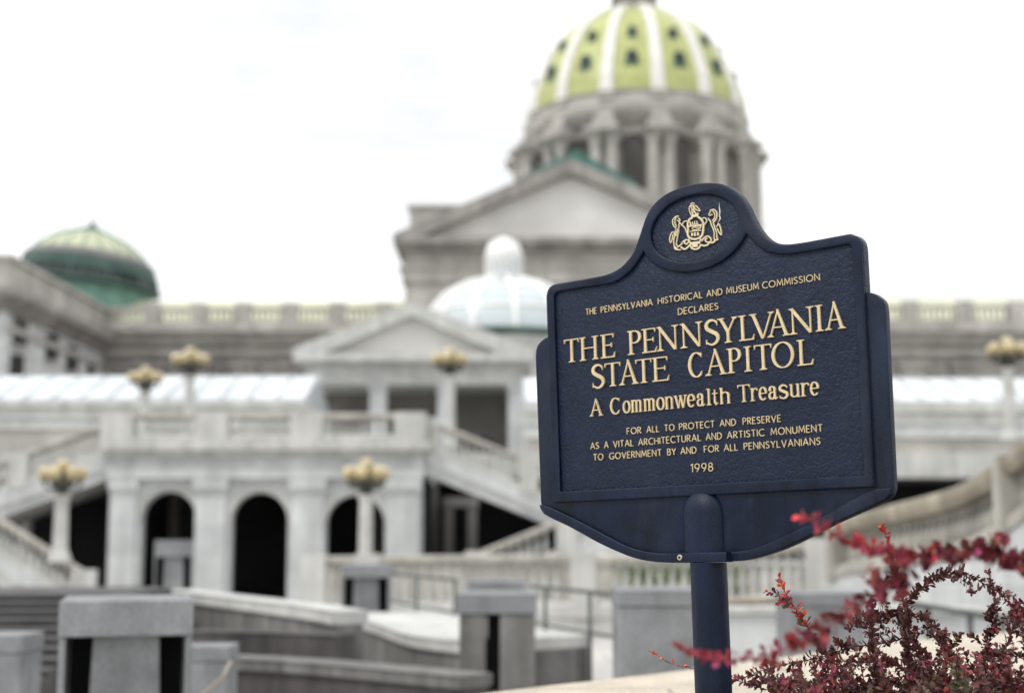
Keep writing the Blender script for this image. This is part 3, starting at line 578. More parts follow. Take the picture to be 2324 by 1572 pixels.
# drum
zT, zA, zE, zB, zF = dz(692), dz(775), dz(850), dz(912), dz(1330)
drum = MB().lathe([(dr(565,900), zF),(dr(565,900), zE-.3),(dr(600,800), zE),(dr(600,800), zA-1.4),(dr(628,775), zA-.9),(dr(640,775), zA),(dr(636,775), zA+.5),(dr(606,720), zA+.8),(dr(606,720), zT-.4),(dr(613,700), zT-.15),(dr(613,700), zT+.1),(dr(596,700), zT+.2)], (0,0,0), 84)
drum = drum.build('drum', M['warm_stone'], cap, world=False); autosmooth(drum, 25)
zC = dz(955)                                # underside of the buttress entablature
def radial(mb): return mb
bt = MB(); r_in, r_out = dr(560,900), dr(728,900)
bt.box(r_in-.5, r_out-.15, -1.75, 1.75, zC, zB-.55); bt.box(r_in-.5, r_out+.35, -2.05, 2.05, zB-.55, zB)
bt.box(r_in-.5, dr(690,900), -1.3, 1.3, zB+.002, zB+1.3); bt.box(r_in-.5, dr(655,900), -.95, .95, zB+1.302, zA-.95)
ap = MB().box(dr(600,720), dr(640,720), -1.0, 1.0, zA+.82, zT-.42).build('attic_pier', M['warm_stone'], drum, world=False)
bt.box(r_in-.5, dr(600,900), -.8, .8, zF, zC-.002)
bt = bt.build('buttress', M['warm_stone'], drum, world=False)
cm = MB()
for s in (-1, 1): cm.lathe([(.86, zF),(.86, zF+.5),(.70, zF+.7),(.66, zC-1.9),(.62, zC-1.6),(.74, zC-1.0),(.92, zC-.35),(.92, zC-.003)], (dr(672,900), s*.98, 0), 14)
cm1 = cm
cols = []
for s in (-1, 1):
    cols.append(MB().lathe([(.86, zF),(.86, zF+.5),(.70, zF+.7),(.66, zC-1.9),(.62, zC-1.6),(.74, zC-1.0),(.92, zC-.35),(.92, zC-.003)], (dr(672,900), s*.98, 0), 14).build('column', M['warm_stone'], drum, world=False))
    autosmooth(cols[-1], 35)
rw = dr(565,900); wz1 = dz(925); wz0 = zF+1
outl = [(-1.35, wz0), (1.35, wz0)] + [(1.35*math.cos(a), wz1-1.4+1.35*math.sin(a)) for a in [math.pi*i/12 for i in range(13)]]
wn = MB().prism(outl, -.12, .4); wn.v = [Vector((rw - p.y, p.x, p.z)) for p in wn.v]; wn = wn.build('window', M['drum_window'], drum, world=False)
hd = MB().prism([(1.9*math.cos(a), wz1-1.4+1.9*math.sin(a)) for a in [math.pi*i/14 for i in range(15)]] + [(1.4*math.cos(a), wz1-1.4+1.4*math.sin(a)) for a in [math.pi*(14-i)/14 for i in range(15)]], -.5, .3)
hd.v = [Vector((rw - p.y, p.x, p.z)) for p in hd.v]; hd = hd.build('window_hood', M['grey_stone'], drum, world=False)
for o, off in ((bt, 0), (ap, 0), (cols[0], 0), (cols[1], 0), (wn, .5), (hd, .5)):
    for k in range(NR):
        c = o if k == 0 else o.copy()
        if k: C.objects.link(c)
        c.rotation_euler.z = RIB0 + (k+off)*DA
# temple front in front of the dome
YT = 140.0
def F(px, py, Y=YT): p = at(px, py, Y); return (p.x, p.z)
axT = 1293
L0, R0 = F(920, 560)[0], F(2*axT-920, 560)[0]; TL, TR = F(895, 560)[0], F(2*axT-895, 560)[0]
zc0, zc1 = zz(572, YT), zz(545, YT)
fw = MB().box(L0, R0, YT, YT+18, 8, zz(640, YT)); fw.build('front_wall', M['warm_stone'], cap)
en = MB().box(L0-.3, R0+.3, YT-.35, YT+18.2, zz(640, YT)+.002, zz(598, YT)); en.box(L0-.1, R0+.1, YT-.15, YT+18.1, zz(598, YT)+.002, zc0-.002); en.box(L0-.6, R0+.6, YT-.6, YT+18.3, zz(612,YT), zz(606,YT)); en.build('entablature', M['warm_stone'], cap)
co = MB().box(TL+.5, TR-.5, YT-1.2, YT+18.6, zc0, (zc0+zc1)/2); co.box(TL, TR, YT-1.9, YT+19, (zc0+zc1)/2+.002, zc1)
co.build('cornice', M['grey_stone'], cap)
apx = F(axT, 369); th = zz(372, YT) - zz(403, YT)
ty = MB().prism([(L0+.4, zc1+.002), (R0-.4, zc1+.002), (F(axT,400)[0], F(axT,402)[1])], YT-.2, YT+8); ty.build('pediment_panel', M['pale_stone'], cap)
rk = MB().prism([(TL, zc1+.004), (TL, zc1+.3), (apx[0], apx[1]), (TR, zc1+.3), (TR, zc1+.004), (TR-2.6, zc1+.004), (apx[0], apx[1]-th), (TL+2.6, zc1+.004)], YT-1.7, YT+8.5); rk.build('raking_cornice', M['grey_stone'], cap)
for (a, b) in ((930, 1140), (2*axT-1140, 2*axT-930)):
    pb = MB().box(F(a, 480, 146)[0], F(b, 480, 146)[0], 146, 156, zc1, zz(472, 146)); pb.box(F(a, 480, 146)[0]-.25, F(b, 480, 146)[0]+.25, 145.7, 156.2, zz(472, 146)+.002, zz(465, 146)); pb.build('parapet_block', M['warm_stone'], cap)
YR = 153.0
rp = [F(1168, 416, YR), F(1306, 345, YR), F(1444, 421, YR)]
rf = MB().prism([rp[0], (rp[0][0], rp[0][1]-1.3), (rp[1][0], rp[1][1]-1.6), (rp[2][0], rp[2][1]-1.3), rp[2], rp[1]], YR-1.0, YR+14); rf.build('gable_roof', M['patina_mid'], cap)
gb = MB().prism([(rp[0][0]+.6, 20), (rp[2][0]-.6, 20), (rp[2][0]-.6, rp[2][1]-1.35), (rp[1][0], rp[1][1]-1.65), (rp[0][0]+.6, rp[0][1]-1.35)], YR-.4, YR+13.5); gb.build('gable_wall', M['warm_stone'], cap)

# long wings either side, with balustraded parapets
def baluster_mesh(h, r, seg=10):
    return [(r*.95, 0), (r*.95, h*.07), (r*.55, h*.13), (r*.95, h*.30), (r*1.0, h*.38), (r*.55, h*.66), (r*.42, h*.80), (r*.75, h*.88), (r*.9, h*.93), (r*.9, h)]
def long_wing(label, pxa, pxb, piers, Y, ytop, ybase, bsp=.62):
    xa, xb = xx(pxa, 720, Y), xx(pxb, 720, Y); zt, zb = zz(ytop, Y), zz(ybase, Y); c0 = zz(757, Y)
    t = thing('capitol_wing', label, 'building wing', ((xa+xb)/2, Y, 0), 'long wings of the capitol')
    MB().box(xa, xb, Y, Y+20, 0, c0-1.3).build('wall', M['grey_stone'], t)
    k = MB().box(xa, xb, Y-1.9, Y+20, c0, zb); k.box(xa, xb, Y-1.2, Y+20, c0-.6, c0-.002); k.box(xa, xb, Y-.5, Y+20, c0-1.298, c0-.602); k.build('cornice', M['warm_stone'], t)
    fz = zz(806, Y); MB().box(xa, xb, Y-.45, Y+.002, fz, fz+.55).build('string_course', M['warm_stone'], t)
    for q in piers:
        x = xx(q, 720, Y)
        MB().box(x-.85, x+.85, Y-1.2, Y-.2, zb+.002, zt+.45).build('parapet_pier', M['warm_stone'], t)
        pz = zz(815, Y); b = MB().box(x-1.0, x+1.0, Y-.42, Y-.002, 3, pz-2); b.box(x-1.25, x+1.25, Y-.75, Y-.002, pz-2+.002, pz-.9); b.box(x-1.5, x+1.5, Y-.95, Y-.002, pz-.898, pz-.3); b.build('pilaster', M['grey_stone'], t)
    MB().box(xa, xb, Y-1.05, Y-.35, zb+.35*0+.003, zb+.45).build('parapet_base', M['warm_stone'], t)
    MB().box(xa, xb, Y-1.1, Y-.3, zt-.32, zt+.02).build('parapet_rail', M['warm_stone'], t)
    n = min(95, int((xb-xa)/bsp)); b0 = None
    for i in range(n):
        x = xa + (i+.5)*(xb-xa)/n
        if any(abs(x-xx(q, 720, Y)) < 1.05 for q in piers): continue
        if b0 is None:
            mb = MB().lathe(baluster_mesh(zt-.32-zb-.45, .19), (0,0,0), 8); b0 = mb.build('baluster', M['warm_stone'], t, smooth=True, world=False); b0.location = (x-t.location.x, -.7, zb+.45)
        else: child_copy(b0, t, (x-t.location.x, -.7, zb+.45))
    z2 = zt+.55; yr = Y+1.2
    MB().add([(xa, yr, zb+.2),(xb, yr, zb+.2),(xb, yr+7, z2+1.6),(xa, yr+7, z2+1.6),(xb, yr+14, zb+.2),(xa, yr+14, zb+.2)], [(0,1,2,3),(3,2,4,5),(0,3,5),(1,4,2)]).build('roof', M['roof_green'], t)
    return t
long_wing('long grey stone wing left of the pediment with balustraded parapet and pale green roof', 205, 925, [349,453,556,662,769,872], 150, 701, 741)
long_wing('long grey stone wing far right behind the sign with balustraded parapet', 1690, 2420, [1822,1942,2062,2183,2301,2420], 149, 696, 738)
# corner wing running towards the camera on the left
Yw = 150.0; XW = xx(240, 700, Yw); ztW = zz(700, Yw); YW0 = XW/((18-1162)/FOC)*(cP - sP*(786-595)/FOC)
def on_x(px, py, X):
    x = (px-1162)/FOC; y = -(py-786)/FOC; k = X/x; return (k*(cP - sP*y), CAMZ + (sP + cP*y)*k)
cw = thing('corner_wing', 'stone corner wing at far left running forward, with paired small dark windows', 'building wing', (XW-14, (YW0+Yw)/2, 0))
zbW = ztW-3.1
MB().box(XW-28, XW, YW0, Yw+6, 0, zbW-1.8).build('wall', M['white_stone'], cw)
k = MB().box(XW-29.5, XW+1.5, YW0-1.5, Yw-2.0, zbW-.7, zbW); k.box(XW-28.8, XW+.9, YW0-.9, Yw-1.3, zbW-1.25, zbW-.702); k.box(XW-28.4, XW+.4, YW0-.4, Yw-.6, zbW-1.798, zbW-1.252); k.build('cornice', M['grey_stone'], cw)
MB().box(XW-28, XW+.2, YW0-.2, Yw+4, zbW+.002, ztW-.4).build('parapet', M['warm_stone'], cw)
MB().box(XW-28.3, XW+.5, YW0-.5, Yw+4, ztW-.398, ztW).build('parapet_coping', M['warm_stone'], cw)
for (px, py) in ((40,752),(53,752),(112,789),(124,789),(158,814),(170,814),(206,838),(32,836),(45,836)):
    Yc, zc = on_x(px, py, XW+.05)
    f = MB().box(XW-.3, XW+.10, Yc-.95, Yc+.95, zc-1.25, zc+1.2).build('window', M['pane'], cw)
    MB().box(XW+.002, XW+.25, Yc-1.1, Yc+1.1, zc-1.5, zc-1.252).build('sill', M['warm_stone'], f)
MB().box(XW-.2, XW+.3, YW0+.3, Yw-.1, zbW-3.4, zbW-2.9).build('string_course', M['warm_stone'], cw)
# oval green dome behind the corner wing
YG = 157.0; xg = xx(206, 640, YG)
gd = thing('green_roof_dome', 'low oval green copper dome with yellow-green crown and finial behind the left wing', 'dome', (xg, YG, 0))
gd_rot = math.atan2(.877, .48)
def gdz(py): return zz(py, YG)
def olathe(pr_): 
    b = MB().lathe([(r, z) for r, z in pr_], (0,0,0), 56); b.v = [Vector((p.x*9.2*math.cos(gd_rot) - p.y*4.8*math.sin(gd_rot), p.x*9.2*math.sin(gd_rot) + p.y*4.8*math.cos(gd_rot), p.z)) for p in b.v]; return b
olathe([(.90, 8),(.90, gdz(676)),(.94, gdz(673)),(.94, gdz(669)),(.90, gdz(667)),(.90, gdz(650))]).build('drum', M['patina_light'], gd, world=False)
for nm_, pr_, mt_ in (('rim', [(.88, gdz(657)),(1.06, gdz(655)),(1.08, gdz(650)),(1.03, gdz(646))], M['patina']), ('window_band', [(1.02, gdz(647)),(.985, gdz(626))], M['pane']), ('rim', [(.98, gdz(627)),(1.02, gdz(624)),(1.0, gdz(617)),(.985, gdz(604))], M['patina'])):
    olathe(pr_).build(nm_, mt_, gd, world=False)
for k in range(36):
    a = 2*math.pi*(k+.5)/36; pts = [(r*9.2*math.cos(a), r*4.8*math.sin(a), z) for r, z in [(1.03, gdz(647)),(.995, gdz(625))]]
    MB().tube([(x*math.cos(gd_rot)-y*math.sin(gd_rot), x*math.sin(gd_rot)+y*math.cos(gd_rot), z) for x, y, z in pts], .16, 5).build('mullion', M['patina'], gd, world=False)
olathe([(.985, gdz(604.5)),(.955, gdz(594)),(.90, gdz(587)),(.83, gdz(581))]).build('shoulder', M['violet_grey'], gd, world=False, smooth=True)
rf = olathe(catmull([(.85, gdz(583)),(.74, gdz(566)),(.58, gdz(549)),(.42, gdz(537)),(.27, gdz(529)),(.22, gdz(527))], 3)).build('crown', M['roof_green'], gd, world=False, smooth=True)
for k in range(20):
    a = 2*math.pi*k/20; pts = [(r*9.2*math.cos(a), r*4.8*math.sin(a), z+.06) for r, z in [(.85, gdz(583)),(.74, gdz(566)),(.58, gdz(549)),(.42, gdz(537)),(.27, gdz(529))]]
    pts = [(x*math.cos(gd_rot)-y*math.sin(gd_rot), x*math.sin(gd_rot)+y*math.cos(gd_rot), z) for x, y, z in pts]
    MB().tube(pts, .11, 5).build('seam_rib', M['patina_light'], rf, world=False)
olathe([(.25, gdz(530)),(.27, gdz(526)),(.15, gdz(520)),(.06, gdz(513)),(.03, gdz(508))]).build('cap', M['patina'], gd, world=False, smooth=True)
MB().lathe([(.22, gdz(512)),(.3, gdz(507)),(.12, gdz(503)),(.05, gdz(484))], (0,0,0), 8).build('finial', M['patina'], gd, world=False)
# ------------------------------------------------------------------ balustrade builder
def balustrade(parent, path, h, m, piers=(), rail_w=.36, sp=.24, r=.075, base=.14, rail_h=.16, rail_m=None, pier_w=.5, ends=True, name='top_rail', bal_range=None):
    """path = points along the TOP of the rail; a copy of the same line h lower is the foot"""
    path = [Vector(p) for p in path]; rail_m = rail_m or m; hw = rail_w/2
    MB().sweep(path, [(-hw*.8, -rail_h), (-hw, -rail_h*.62), (-hw, -rail_h*.18), (-hw*.75, 0), (hw*.75, 0), (hw, -rail_h*.18), (hw, -rail_h*.62), (hw*.8, -rail_h)]).build(name, rail_m, parent)
    MB().sweep(path, [(-hw*.95, -h), (-hw*.95, -h+base*.7), (-hw*.75, -h+base), (hw*.75, -h+base), (hw*.95, -h+base*.7), (hw*.95, -h)]).build('base_rail', m, parent)
    seg = [(a, b, (b-a).length) for a, b in zip(path, path[1:])]; tot = sum(s[2] for s in seg)
    def pos(d):
        for a, b, l in seg:
            if d <= l or (a, b, l) == seg[-1]: return a.lerp(b, d/l)
            d -= l
    bh = h - rail_h - base; n = min(98, int(tot/sp)); b0 = None; off = parent.location
    pd = [p*tot for p in piers]
    for i in range(n):
        d = (i+.5)*tot/n
        if any(abs(d-q) < pier_w*.62+r for q in pd): continue
        p = pos(d) + Vector((0, 0, -h+base)) - off
        if b0 is None:
            b0 = MB().lathe(baluster_mesh(bh, r), (0,0,0), 8).build('baluster', m, parent, smooth=True, world=False); b0.location = p
        else: child_copy(b0, parent, p)
    for q in pd:
        p = pos(q); p2 = pos(min(tot, q+.01)); p1 = pos(max(0, q-.01)); an = math.atan2((p2-p1).y, (p2-p1).x)
        MB().rbox((p.x, p.y, p.z-h-.003), pier_w, rail_w*1.12, h+.035, an).build('pier', m, parent)
# ------------------------------------------------------------------ east addition: portico, glass dome, glazed roofs
YP = 75.0
def G(px, py, Y=YP): p = at(px, py, Y); return (p.x, p.z)
DECKZ = zz(1003, 45)
po = thing('portico', 'pale stone portico with triangular pediment on square columns above the terrace', 'building', (xx(940, 800, YP), YP+4, 0))
xl, xr = G(678, 830)[0], G(1196, 830)[0]; z0, z1 = zz(872, YP), zz(828, YP)
b = MB().box(xl+.3, xr-.3, YP, YP+11, z0, z1); b.build('architrave', M['trim_stone'], po)
b = MB().box(xl, xr, YP-.35, YP+11.2, z1+.002, zz(822, YP)); b.box(xl-.2, xr+.2, YP-.9, YP+11.5, zz(822, YP)+.002, zz(805, YP)); b.build('cornice', M['trim_stone'], po)
zc = zz(805, YP)+.004; ax = G(938, 690)[0]; za = zz(690, YP); tl, tr = G(668, 800)[0], G(1206, 800)[0]
MB().prism([(tl+.9, zc), (tr-.9, zc), (ax, za-.75)], YP-.15, YP+10).build('pediment_panel', M['pale_stone'], po)
MB().prism([(tl, zc), (tl, zc+.22), (ax, za), (tr, zc+.22), (tr, zc), (tr-1.7, zc), (ax, za-.72), (tl+1.7, zc)], YP-.85, YP+11.3).build('raking_cornice', M['trim_stone'], po)
for a, c in ((690,722),(838,876),(993,1030),(1153,1188)):
    x0, x1 = G(a, 900)[0], G(c, 900)[0]
    q = MB().box(x0, x1, YP+.1, YP+.1+(x1-x0), DECKZ, z0-.003); q.box(x0-.06, x1+.06, YP+.04, YP+.16+(x1-x0), DECKZ, DECKZ+.35); q.box(x0-.06, x1+.06, YP+.04, YP+.16+(x1-x0), z0-.35, z0-.005); q.build('column', M['white_stone'], po)
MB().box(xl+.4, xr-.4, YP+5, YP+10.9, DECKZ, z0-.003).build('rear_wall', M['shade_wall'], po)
for cxp in (776, 932, 1092):
    cx_, _ = G(cxp, 1000); zt_ = zz(985, YP); w_ = 1.35
    o = MB().prism([(cx_-w_, DECKZ), (cx_+w_, DECKZ)] + [(cx_+w_*math.cos(a), zt_-w_+w_*math.sin(a)+.5) for a in [math.pi*i/12 for i in range(13)]], YP+4.9, YP+5.1).build('arched_window', M['grey_stone'], po)
    MB().prism([(cx_-w_*.8, DECKZ+.1), (cx_+w_*.8, DECKZ+.1)] + [(cx_+w_*.8*math.cos(a), zt_-w_+w_*.8*math.sin(a)+.5) for a in [math.pi*i/12 for i in range(13)]], YP+4.84, YP+4.95).build('pane', M['pane'], o)
MB().box(xr-.45, xr-.35, YP+1, YP+11, DECKZ, z0-.003).build('side_wall', M['trim_stone'], po)
# glass dome with white lantern
YQ = 92.0; qx = xx(1143, 700, YQ)
gl = thing('glass_dome', 'white framed glass dome with rounded white lantern behind the portico gable', 'glass dome', (qx, YQ, 0))
def qz(py): return zz(py, YQ)
def qr(h): return h/FOC*YQ
gp = catmull([(qr(182), qz(768)), (qr(176), qz(735)), (qr(158), qz(697)), (qr(128), qz(667)), (qr(90), qz(648)), (qr(46), qz(638))], 4)
shell = MB().lathe(gp, (0,0,0), 48).build('glazing', M['glass_blue'], gl, world=False, smooth=True)
for k in range(12):
    a = 2*math.pi*(k+.3)/12
    MB().tube([(r*math.cos(a), r*math.sin(a), z) for r, z in gp], .17, 6).build('rib', M['white_paint'], shell, world=False, smooth=True)
for i in (6, 12):
    r, z = gp[i]; MB().tube([(r*math.cos(2*math.pi*j/48), r*math.sin(2*math.pi*j/48), z) for j in range(49)], .13, 6).build('ring', M['white_paint'], shell, world=False, smooth=True)
MB().lathe([(qr(150), 6),(qr(176), qz(790)),(qr(178), qz(781))], (0,0,0), 48).build('drum', M['trim_stone'], gl, world=False)
MB().lathe([(qr(178), qz(779.5)),(qr(192), qz(773)),(qr(192), qz(767)),(qr(183), qz(765))], (0,0,0), 48).build('gutter', M['patina'], gl, world=False)
la = MB().lathe([(qr(34), qz(642)), (qr(36), qz(634)), (qr(43), qz(632)), (qr(43), qz(628)), (qr(41), qz(626)), (qr(41), qz(580))] + [(qr(42)*math.cos(a)+.01, qz(580)+(qz(540)-qz(580))*math.sin(a)) for a in [math.radians(d) for d in range(5, 91, 10)]], (0,0,0), 28).build('lantern', M['white_paint'], gl, world=False); autosmooth(la, 35)
for k in range(16):
    a = 2*math.pi*k/16; rr_ = qr(42.5); MB().tube([(rr_*math.cos(a), rr_*math.sin(a), qz(628)), (rr_*math.cos(a), rr_*math.sin(a), qz(580)), (rr_*.75*math.cos(a), rr_*.75*math.sin(a), qz(553)), (rr_*.2*math.cos(a), rr_*.2*math.sin(a), qz(541))], .07, 5).build('mullion', M['dome_rib'], la, world=False)
    b = a+math.pi/16; c_ = Vector((qr(41.5)*math.cos(b), qr(41.5)*math.sin(b), 0)); t_ = Vector((-math.sin(b), math.cos(b), 0))
    MB().add([tuple(c_ - t_*.13 + Vector((0,0,qz(626)))), tuple(c_ + t_*.13 + Vector((0,0,qz(626)))), tuple(c_ + t_*.13 + Vector((0,0,qz(592)))), tuple(c_ - t_*.13 + Vector((0,0,qz(592))))], [(0,1,2,3)]).build('pane', M['glass_blue'], la, world=False)
# long low buildings with glazed roofs, left and right of the portico
def glazed(label, pxa, pxb, Y, ytop, yeave, yfas, ywall, wins=()):
    xa, xb = xx(pxa, 880, Y), xx(pxb, 880, Y); ze = zz(yeave, Y); zt = zz(ytop, Y+4.5); zf = zz(yfas, Y)
    t = thing('glazed_roof_hall', label, 'building', ((xa+xb)/2, Y+3, 0), 'low halls with glazed roofs')
    r = MB().add([(xa, Y+.2, ze),(xb, Y+.2, ze),(xb, Y+4.5, zt),(xa, Y+4.5, zt),(xa, Y+.2, ze-.1),(xb, Y+.2, ze-.1),(xb, Y+9, ze-.1),(xa, Y+9, ze-.1)], [(0,1,2,3),(3,2,6,7),(0,3,7,4),(1,5,6,2),(4,7,6,5),(0,4,5,1)]).build('glass_roof', M['glass_white'], t)
    n = int((xb-xa)/1.2)
    for i in range(n+1):
        x = xa + (xb-xa)*i/n; MB().tube([(x, Y+.15, ze+.03), (x, Y+4.5, zt+.03)], .06, 5).build('glazing_bar', M['bar_grey'], r)
    k = MB().box(xa, xb, Y-.25, Y+9.5, zf+.5, ze-.102); k.box(xa, xb, Y-.1, Y+9.4, zf, zf+.498); k.build('fascia', M['trim_stone'], t)
    MB().box(xa, xb, Y, Y+9.3, 0, zf-.002).build('wall', M['white_stone'], t)
    zl_ = zz(ywall, Y); MB().box(xa, xb, Y-.08, Y-.002, 0, zl_-.125).build('base_course', M['warm_stone'], t); MB().box(xa, xb, Y-.2, Y-.002, zl_-.12, zl_+.12).build('string_course', M['trim_stone'], t)
    for (a, b_, c, d) in wins:
        w_ = MB().box(xx(a, c, Y), xx(b_, c, Y), Y-.06, Y+.2, zz(d, Y), zz(c, Y)).build('window', M['pane'], t)
        for j in range(3):
            x = xx(a, c, Y) + (xx(b_, c, Y)-xx(a, c, Y))*(j+.5)/3; MB().box(x-.03, x+.03, Y-.1, Y-.062, zz(d, Y), zz(c, Y)).build('frame', M['trim_stone'], w_)
    return t
glazed('low pale hall with sloping white glass roof, left of the portico', -140, 692, 64, 853, 903, 950, 968, [(4,26,1006,1062),(32,54,1006,1062),(60,82,1006,1062),(-40,-18,1006,1062)])
glazed('low pale hall with sloping white glass roof, right of the sign', 1190, 2460, 64, 858, 908, 962, 988)
# ------------------------------------------------------------------ terrace with arcade
YA = 45.0
def A_(px, py, Y=YA): p = at(px, py, Y); return (p.x, p.z)
te = thing('arcaded_terrace', 'white stone terrace front with three dark arches, stepped cornice and balustrade on top', 'terrace', (xx(600, 1200, YA), YA+3, 0))
xl, xr = A_(246, 1200)[0], A_(958, 1200)[0]; zw = zz(1086, YA)
# wall with three arched openings as one outline, cut as curve
def arch_wall(name, x0, x1, ztop, archs, y0, y1, m, parent):
    cu = bpy.data.curves.new('aw', 'CURVE'); cu.dimensions = '2D'; cu.fill_mode = 'BOTH'
    pts = [(x0, GZ)]
    for (c, hw, zt) in archs:
        pts += [(c-hw, GZ)] + [(c-hw*math.cos(a), zt-hw+hw*math.sin(a)) for a in [math.pi*i/20 for i in range(21)]] + [(c+hw, GZ)]
    pts += [(x1, GZ), (x1, ztop), (x0, ztop)]
    mb = MB().prism(pts, y0, y1); bpy.data.curves.remove(cu); return mb.build(name, m, parent)
archs = [(A_(381, 1250)[0], 62/FOC*YA, zz(1115, YA)), (A_(588, 1250)[0], 64/FOC*YA, zz(1117, YA)), (A_(806, 1250)[0], 66/FOC*YA, zz(1123, YA))]
arch_wall('arcade_wall', xl, xr, zw, archs, YA, YA+.45, M['white_stone'], te)
for c, hw, zt in archs:
    MB().prism([( c+(hw+.17)*math.cos(a), zt-hw+(hw+.17)*math.sin(a)) for a in [math.pi*i/20 for i in range(21)]] + [(c+(hw+.02)*math.cos(a), zt-hw+(hw+.02)*math.sin(a)) for a in [math.pi*(20-i)/20 for i in range(21)]], YA-.07, YA+.002).build('arch_moulding', M['trim_stone'], te)
for a, b_ in ((252,308),(444,512),(662,734),(876,950)):
    x0, x1 = A_(a, 1200)[0], A_(b_, 1200)[0]
    q = MB().box(x0, x1, YA-.14, YA-.002, GZ, zw-.45); q.box(x0-.05, x1+.05, YA-.2, YA-.002, zw-.448, zw-.3); q.box(x0-.09, x1+.09, YA-.27, YA-.002, zw-.298, zw-.003); q.box(x0-.06, x1+.06, YA-.2, YA-.002, GZ, GZ+.4); q.build('pilaster', M['white_stone'], te)
k = MB().box(xl-.05, xr+.05, YA-.3, YA+6, zw, zz(1062, YA)); k.box(xl-.02, xr+.02, YA-.22, YA+6, zz(1062, YA)+.002, zz(1037, YA)); k.build('frieze', M['white_stone'], te)
k = MB().box(xl-.12, xr+.12, YA-.42, YA+6, zz(1037, YA)+.004, zz(1022, YA)); k.box(xl-.25, xr+.25, YA-.62, YA+6, zz(1022, YA)+.002, DECKZ); k.build('cornice', M['trim_stone'], te)
zr = zz(939, YA)
balustrade(te, [(xl-.02, YA-.15, zr), (xr+.02, YA-.15, zr)], zr-DECKZ-.004, M['trim_stone'], piers=(.03,.33,.63,.96), rail_w=.46, sp=.25, r=.085, pier_w=1.0, rail_h=.2, base=.22, rail_m=M['rail_stone'])
MB().box(-62, 62, YA+6.01, 86, DECKZ-.9, DECKZ-.004).build('deck', M['trim_stone'], te)
MB().box(-62, 62, 57, 57.5, GZ, DECKZ-.92).build('undercroft_wall', M['deep_shade'], te)  # wall colour itself carries the shade beneath the deck
MB().box(-62, 62, YA+.95, 57, GZ+.006, GZ+.03).build('undercroft_floor', M['deep_shade'], te)
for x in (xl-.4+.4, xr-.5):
    MB().box(x, x+.5, YA+.95, YA+7, GZ, zw-.01).build('side_wall', M['deep_shade'], te)
fr = (A_(1008, 1200, 50), A_(1082, 1200, 50)); q = MB()
zt_ = zz(1150, 50); q.box(fr[0][0], fr[0][0]+.32, 50, 50.4, GZ, zt_); q.box(fr[1][0]-.32, fr[1][0], 50, 50.4, GZ, zt_); q.box(fr[0][0]-.05, fr[1][0]+.05, 49.95, 50.45, zt_+.002, zt_+.35); q.build('doorway', M['grey_stone'], te)
MB().box(A_(968,1200,51)[0], A_(992,1200,51)[0], 51, 51.5, GZ, DECKZ-.95).build('undercroft_pier', M['grey_stone'], te)
for px_, Y_ in ((392, 51), (852, 53), (60, 52)):
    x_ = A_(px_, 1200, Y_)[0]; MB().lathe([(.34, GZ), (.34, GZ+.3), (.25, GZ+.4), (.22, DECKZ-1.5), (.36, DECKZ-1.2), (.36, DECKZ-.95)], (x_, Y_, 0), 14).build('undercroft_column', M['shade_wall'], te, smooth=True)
# stair flights: two coming down outward from the terrace, two lower ones coming back inward
def flight(label, pa, pb, Ya, drop, h, y0, depth, grp='stair flights beside the arcade', piers=(0.02,.5,.98), steps=True):
    """pa, pb: photo pixels of the rail top at its high and low end"""
    a, b = at(*pa, Ya), at(*pb, Ya)
    t = thing('stair_flight', label, 'staircase', ((a.x+b.x)/2, Ya, 0), grp)
    n = int((b-a).length/.25)
    balustrade(t, [a.lerp(b, i/6) for i in range(7)], h, M['trim_stone'], piers=piers, rail_w=.42, sp=.25, r=.08, pier_w=.6, rail_h=.18, base=.2, rail_m=M['rail_stone'])
    s = 1 if b.x > a.x else -1
    poly = [(a.x, a.z-h-.003), (a.x, a.z-h-drop), (b.x, b.z-h-drop), (b.x, b.z-h-.003)]
    MB().prism(poly, Ya-.2, Ya+.25).build('stringer', M['white_stone'], t)
    MB().prism([(a.x, a.z-h-.34), (a.x, a.z-h-.46), (b.x, b.z-h-.46), (b.x, b.z-h-.34)], Ya-.27, Ya-.202).build('moulding', M['trim_stone'], t)
    ns = max(4, int((a.z-b.z)/.16)); st = []
    for i in range(ns):
        x0 = a.x + (b.x-a.x)*i/ns; x1 = a.x + (b.x-a.x)*(i+1)/ns; z = a.z-h-.1 + (b.z-a.z)*(i+1)/ns; st += [(x0, z), (x1, z)]
    st += [(b.x, b.z-h-drop), (a.x, a.z-h-drop)]
    MB().prism(st, Ya+.252, Ya+depth).build('steps', M['trim_stone'], t)
    return t
flight('sloping balustraded stair coming down left from the arcaded terrace', (262, 955), (-170, 1108), 45.3, .75, 1.05, 0, 3.2)
flight('sloping balustraded stair coming down right from the terrace towards the sign', (962, 946), (1440, 1140), 45.3, .75, 1.05, 0, 3.2)
flight('lower balustraded stair at the left edge coming down to the arcade foot', (-190, 1052), (204, 1302), 39.5, .8, 1.0, 0, 2.6, piers=(.02,.97))
flight('lower balustraded stair showing left of the sign, rising to the right', (1500, 1085), (1072, 1256), 39.5, .8, 1.0, 0, 2.6)
ld = thing('stair_landing', 'plain stone landing block where the right stair flights turn, mostly behind the sign', 'landing', (at(1490,1200,42).x, 43, GZ))
x0, x1 = at(1436,1140,45.3).x, at(1500,1085,39.5).x + 1.6; zt_ = at(1500,1085,39.5).z - 1.02
MB().box(x0+.05, x1, 39.9, 48.4, GZ, zt_-.3).build('base', M['white_stone'], ld)
MB().box(x0+.003, x1+.06, 39.84, 48.45, zt_-.298, zt_).build('paving_slab', M['trim_stone'], ld)
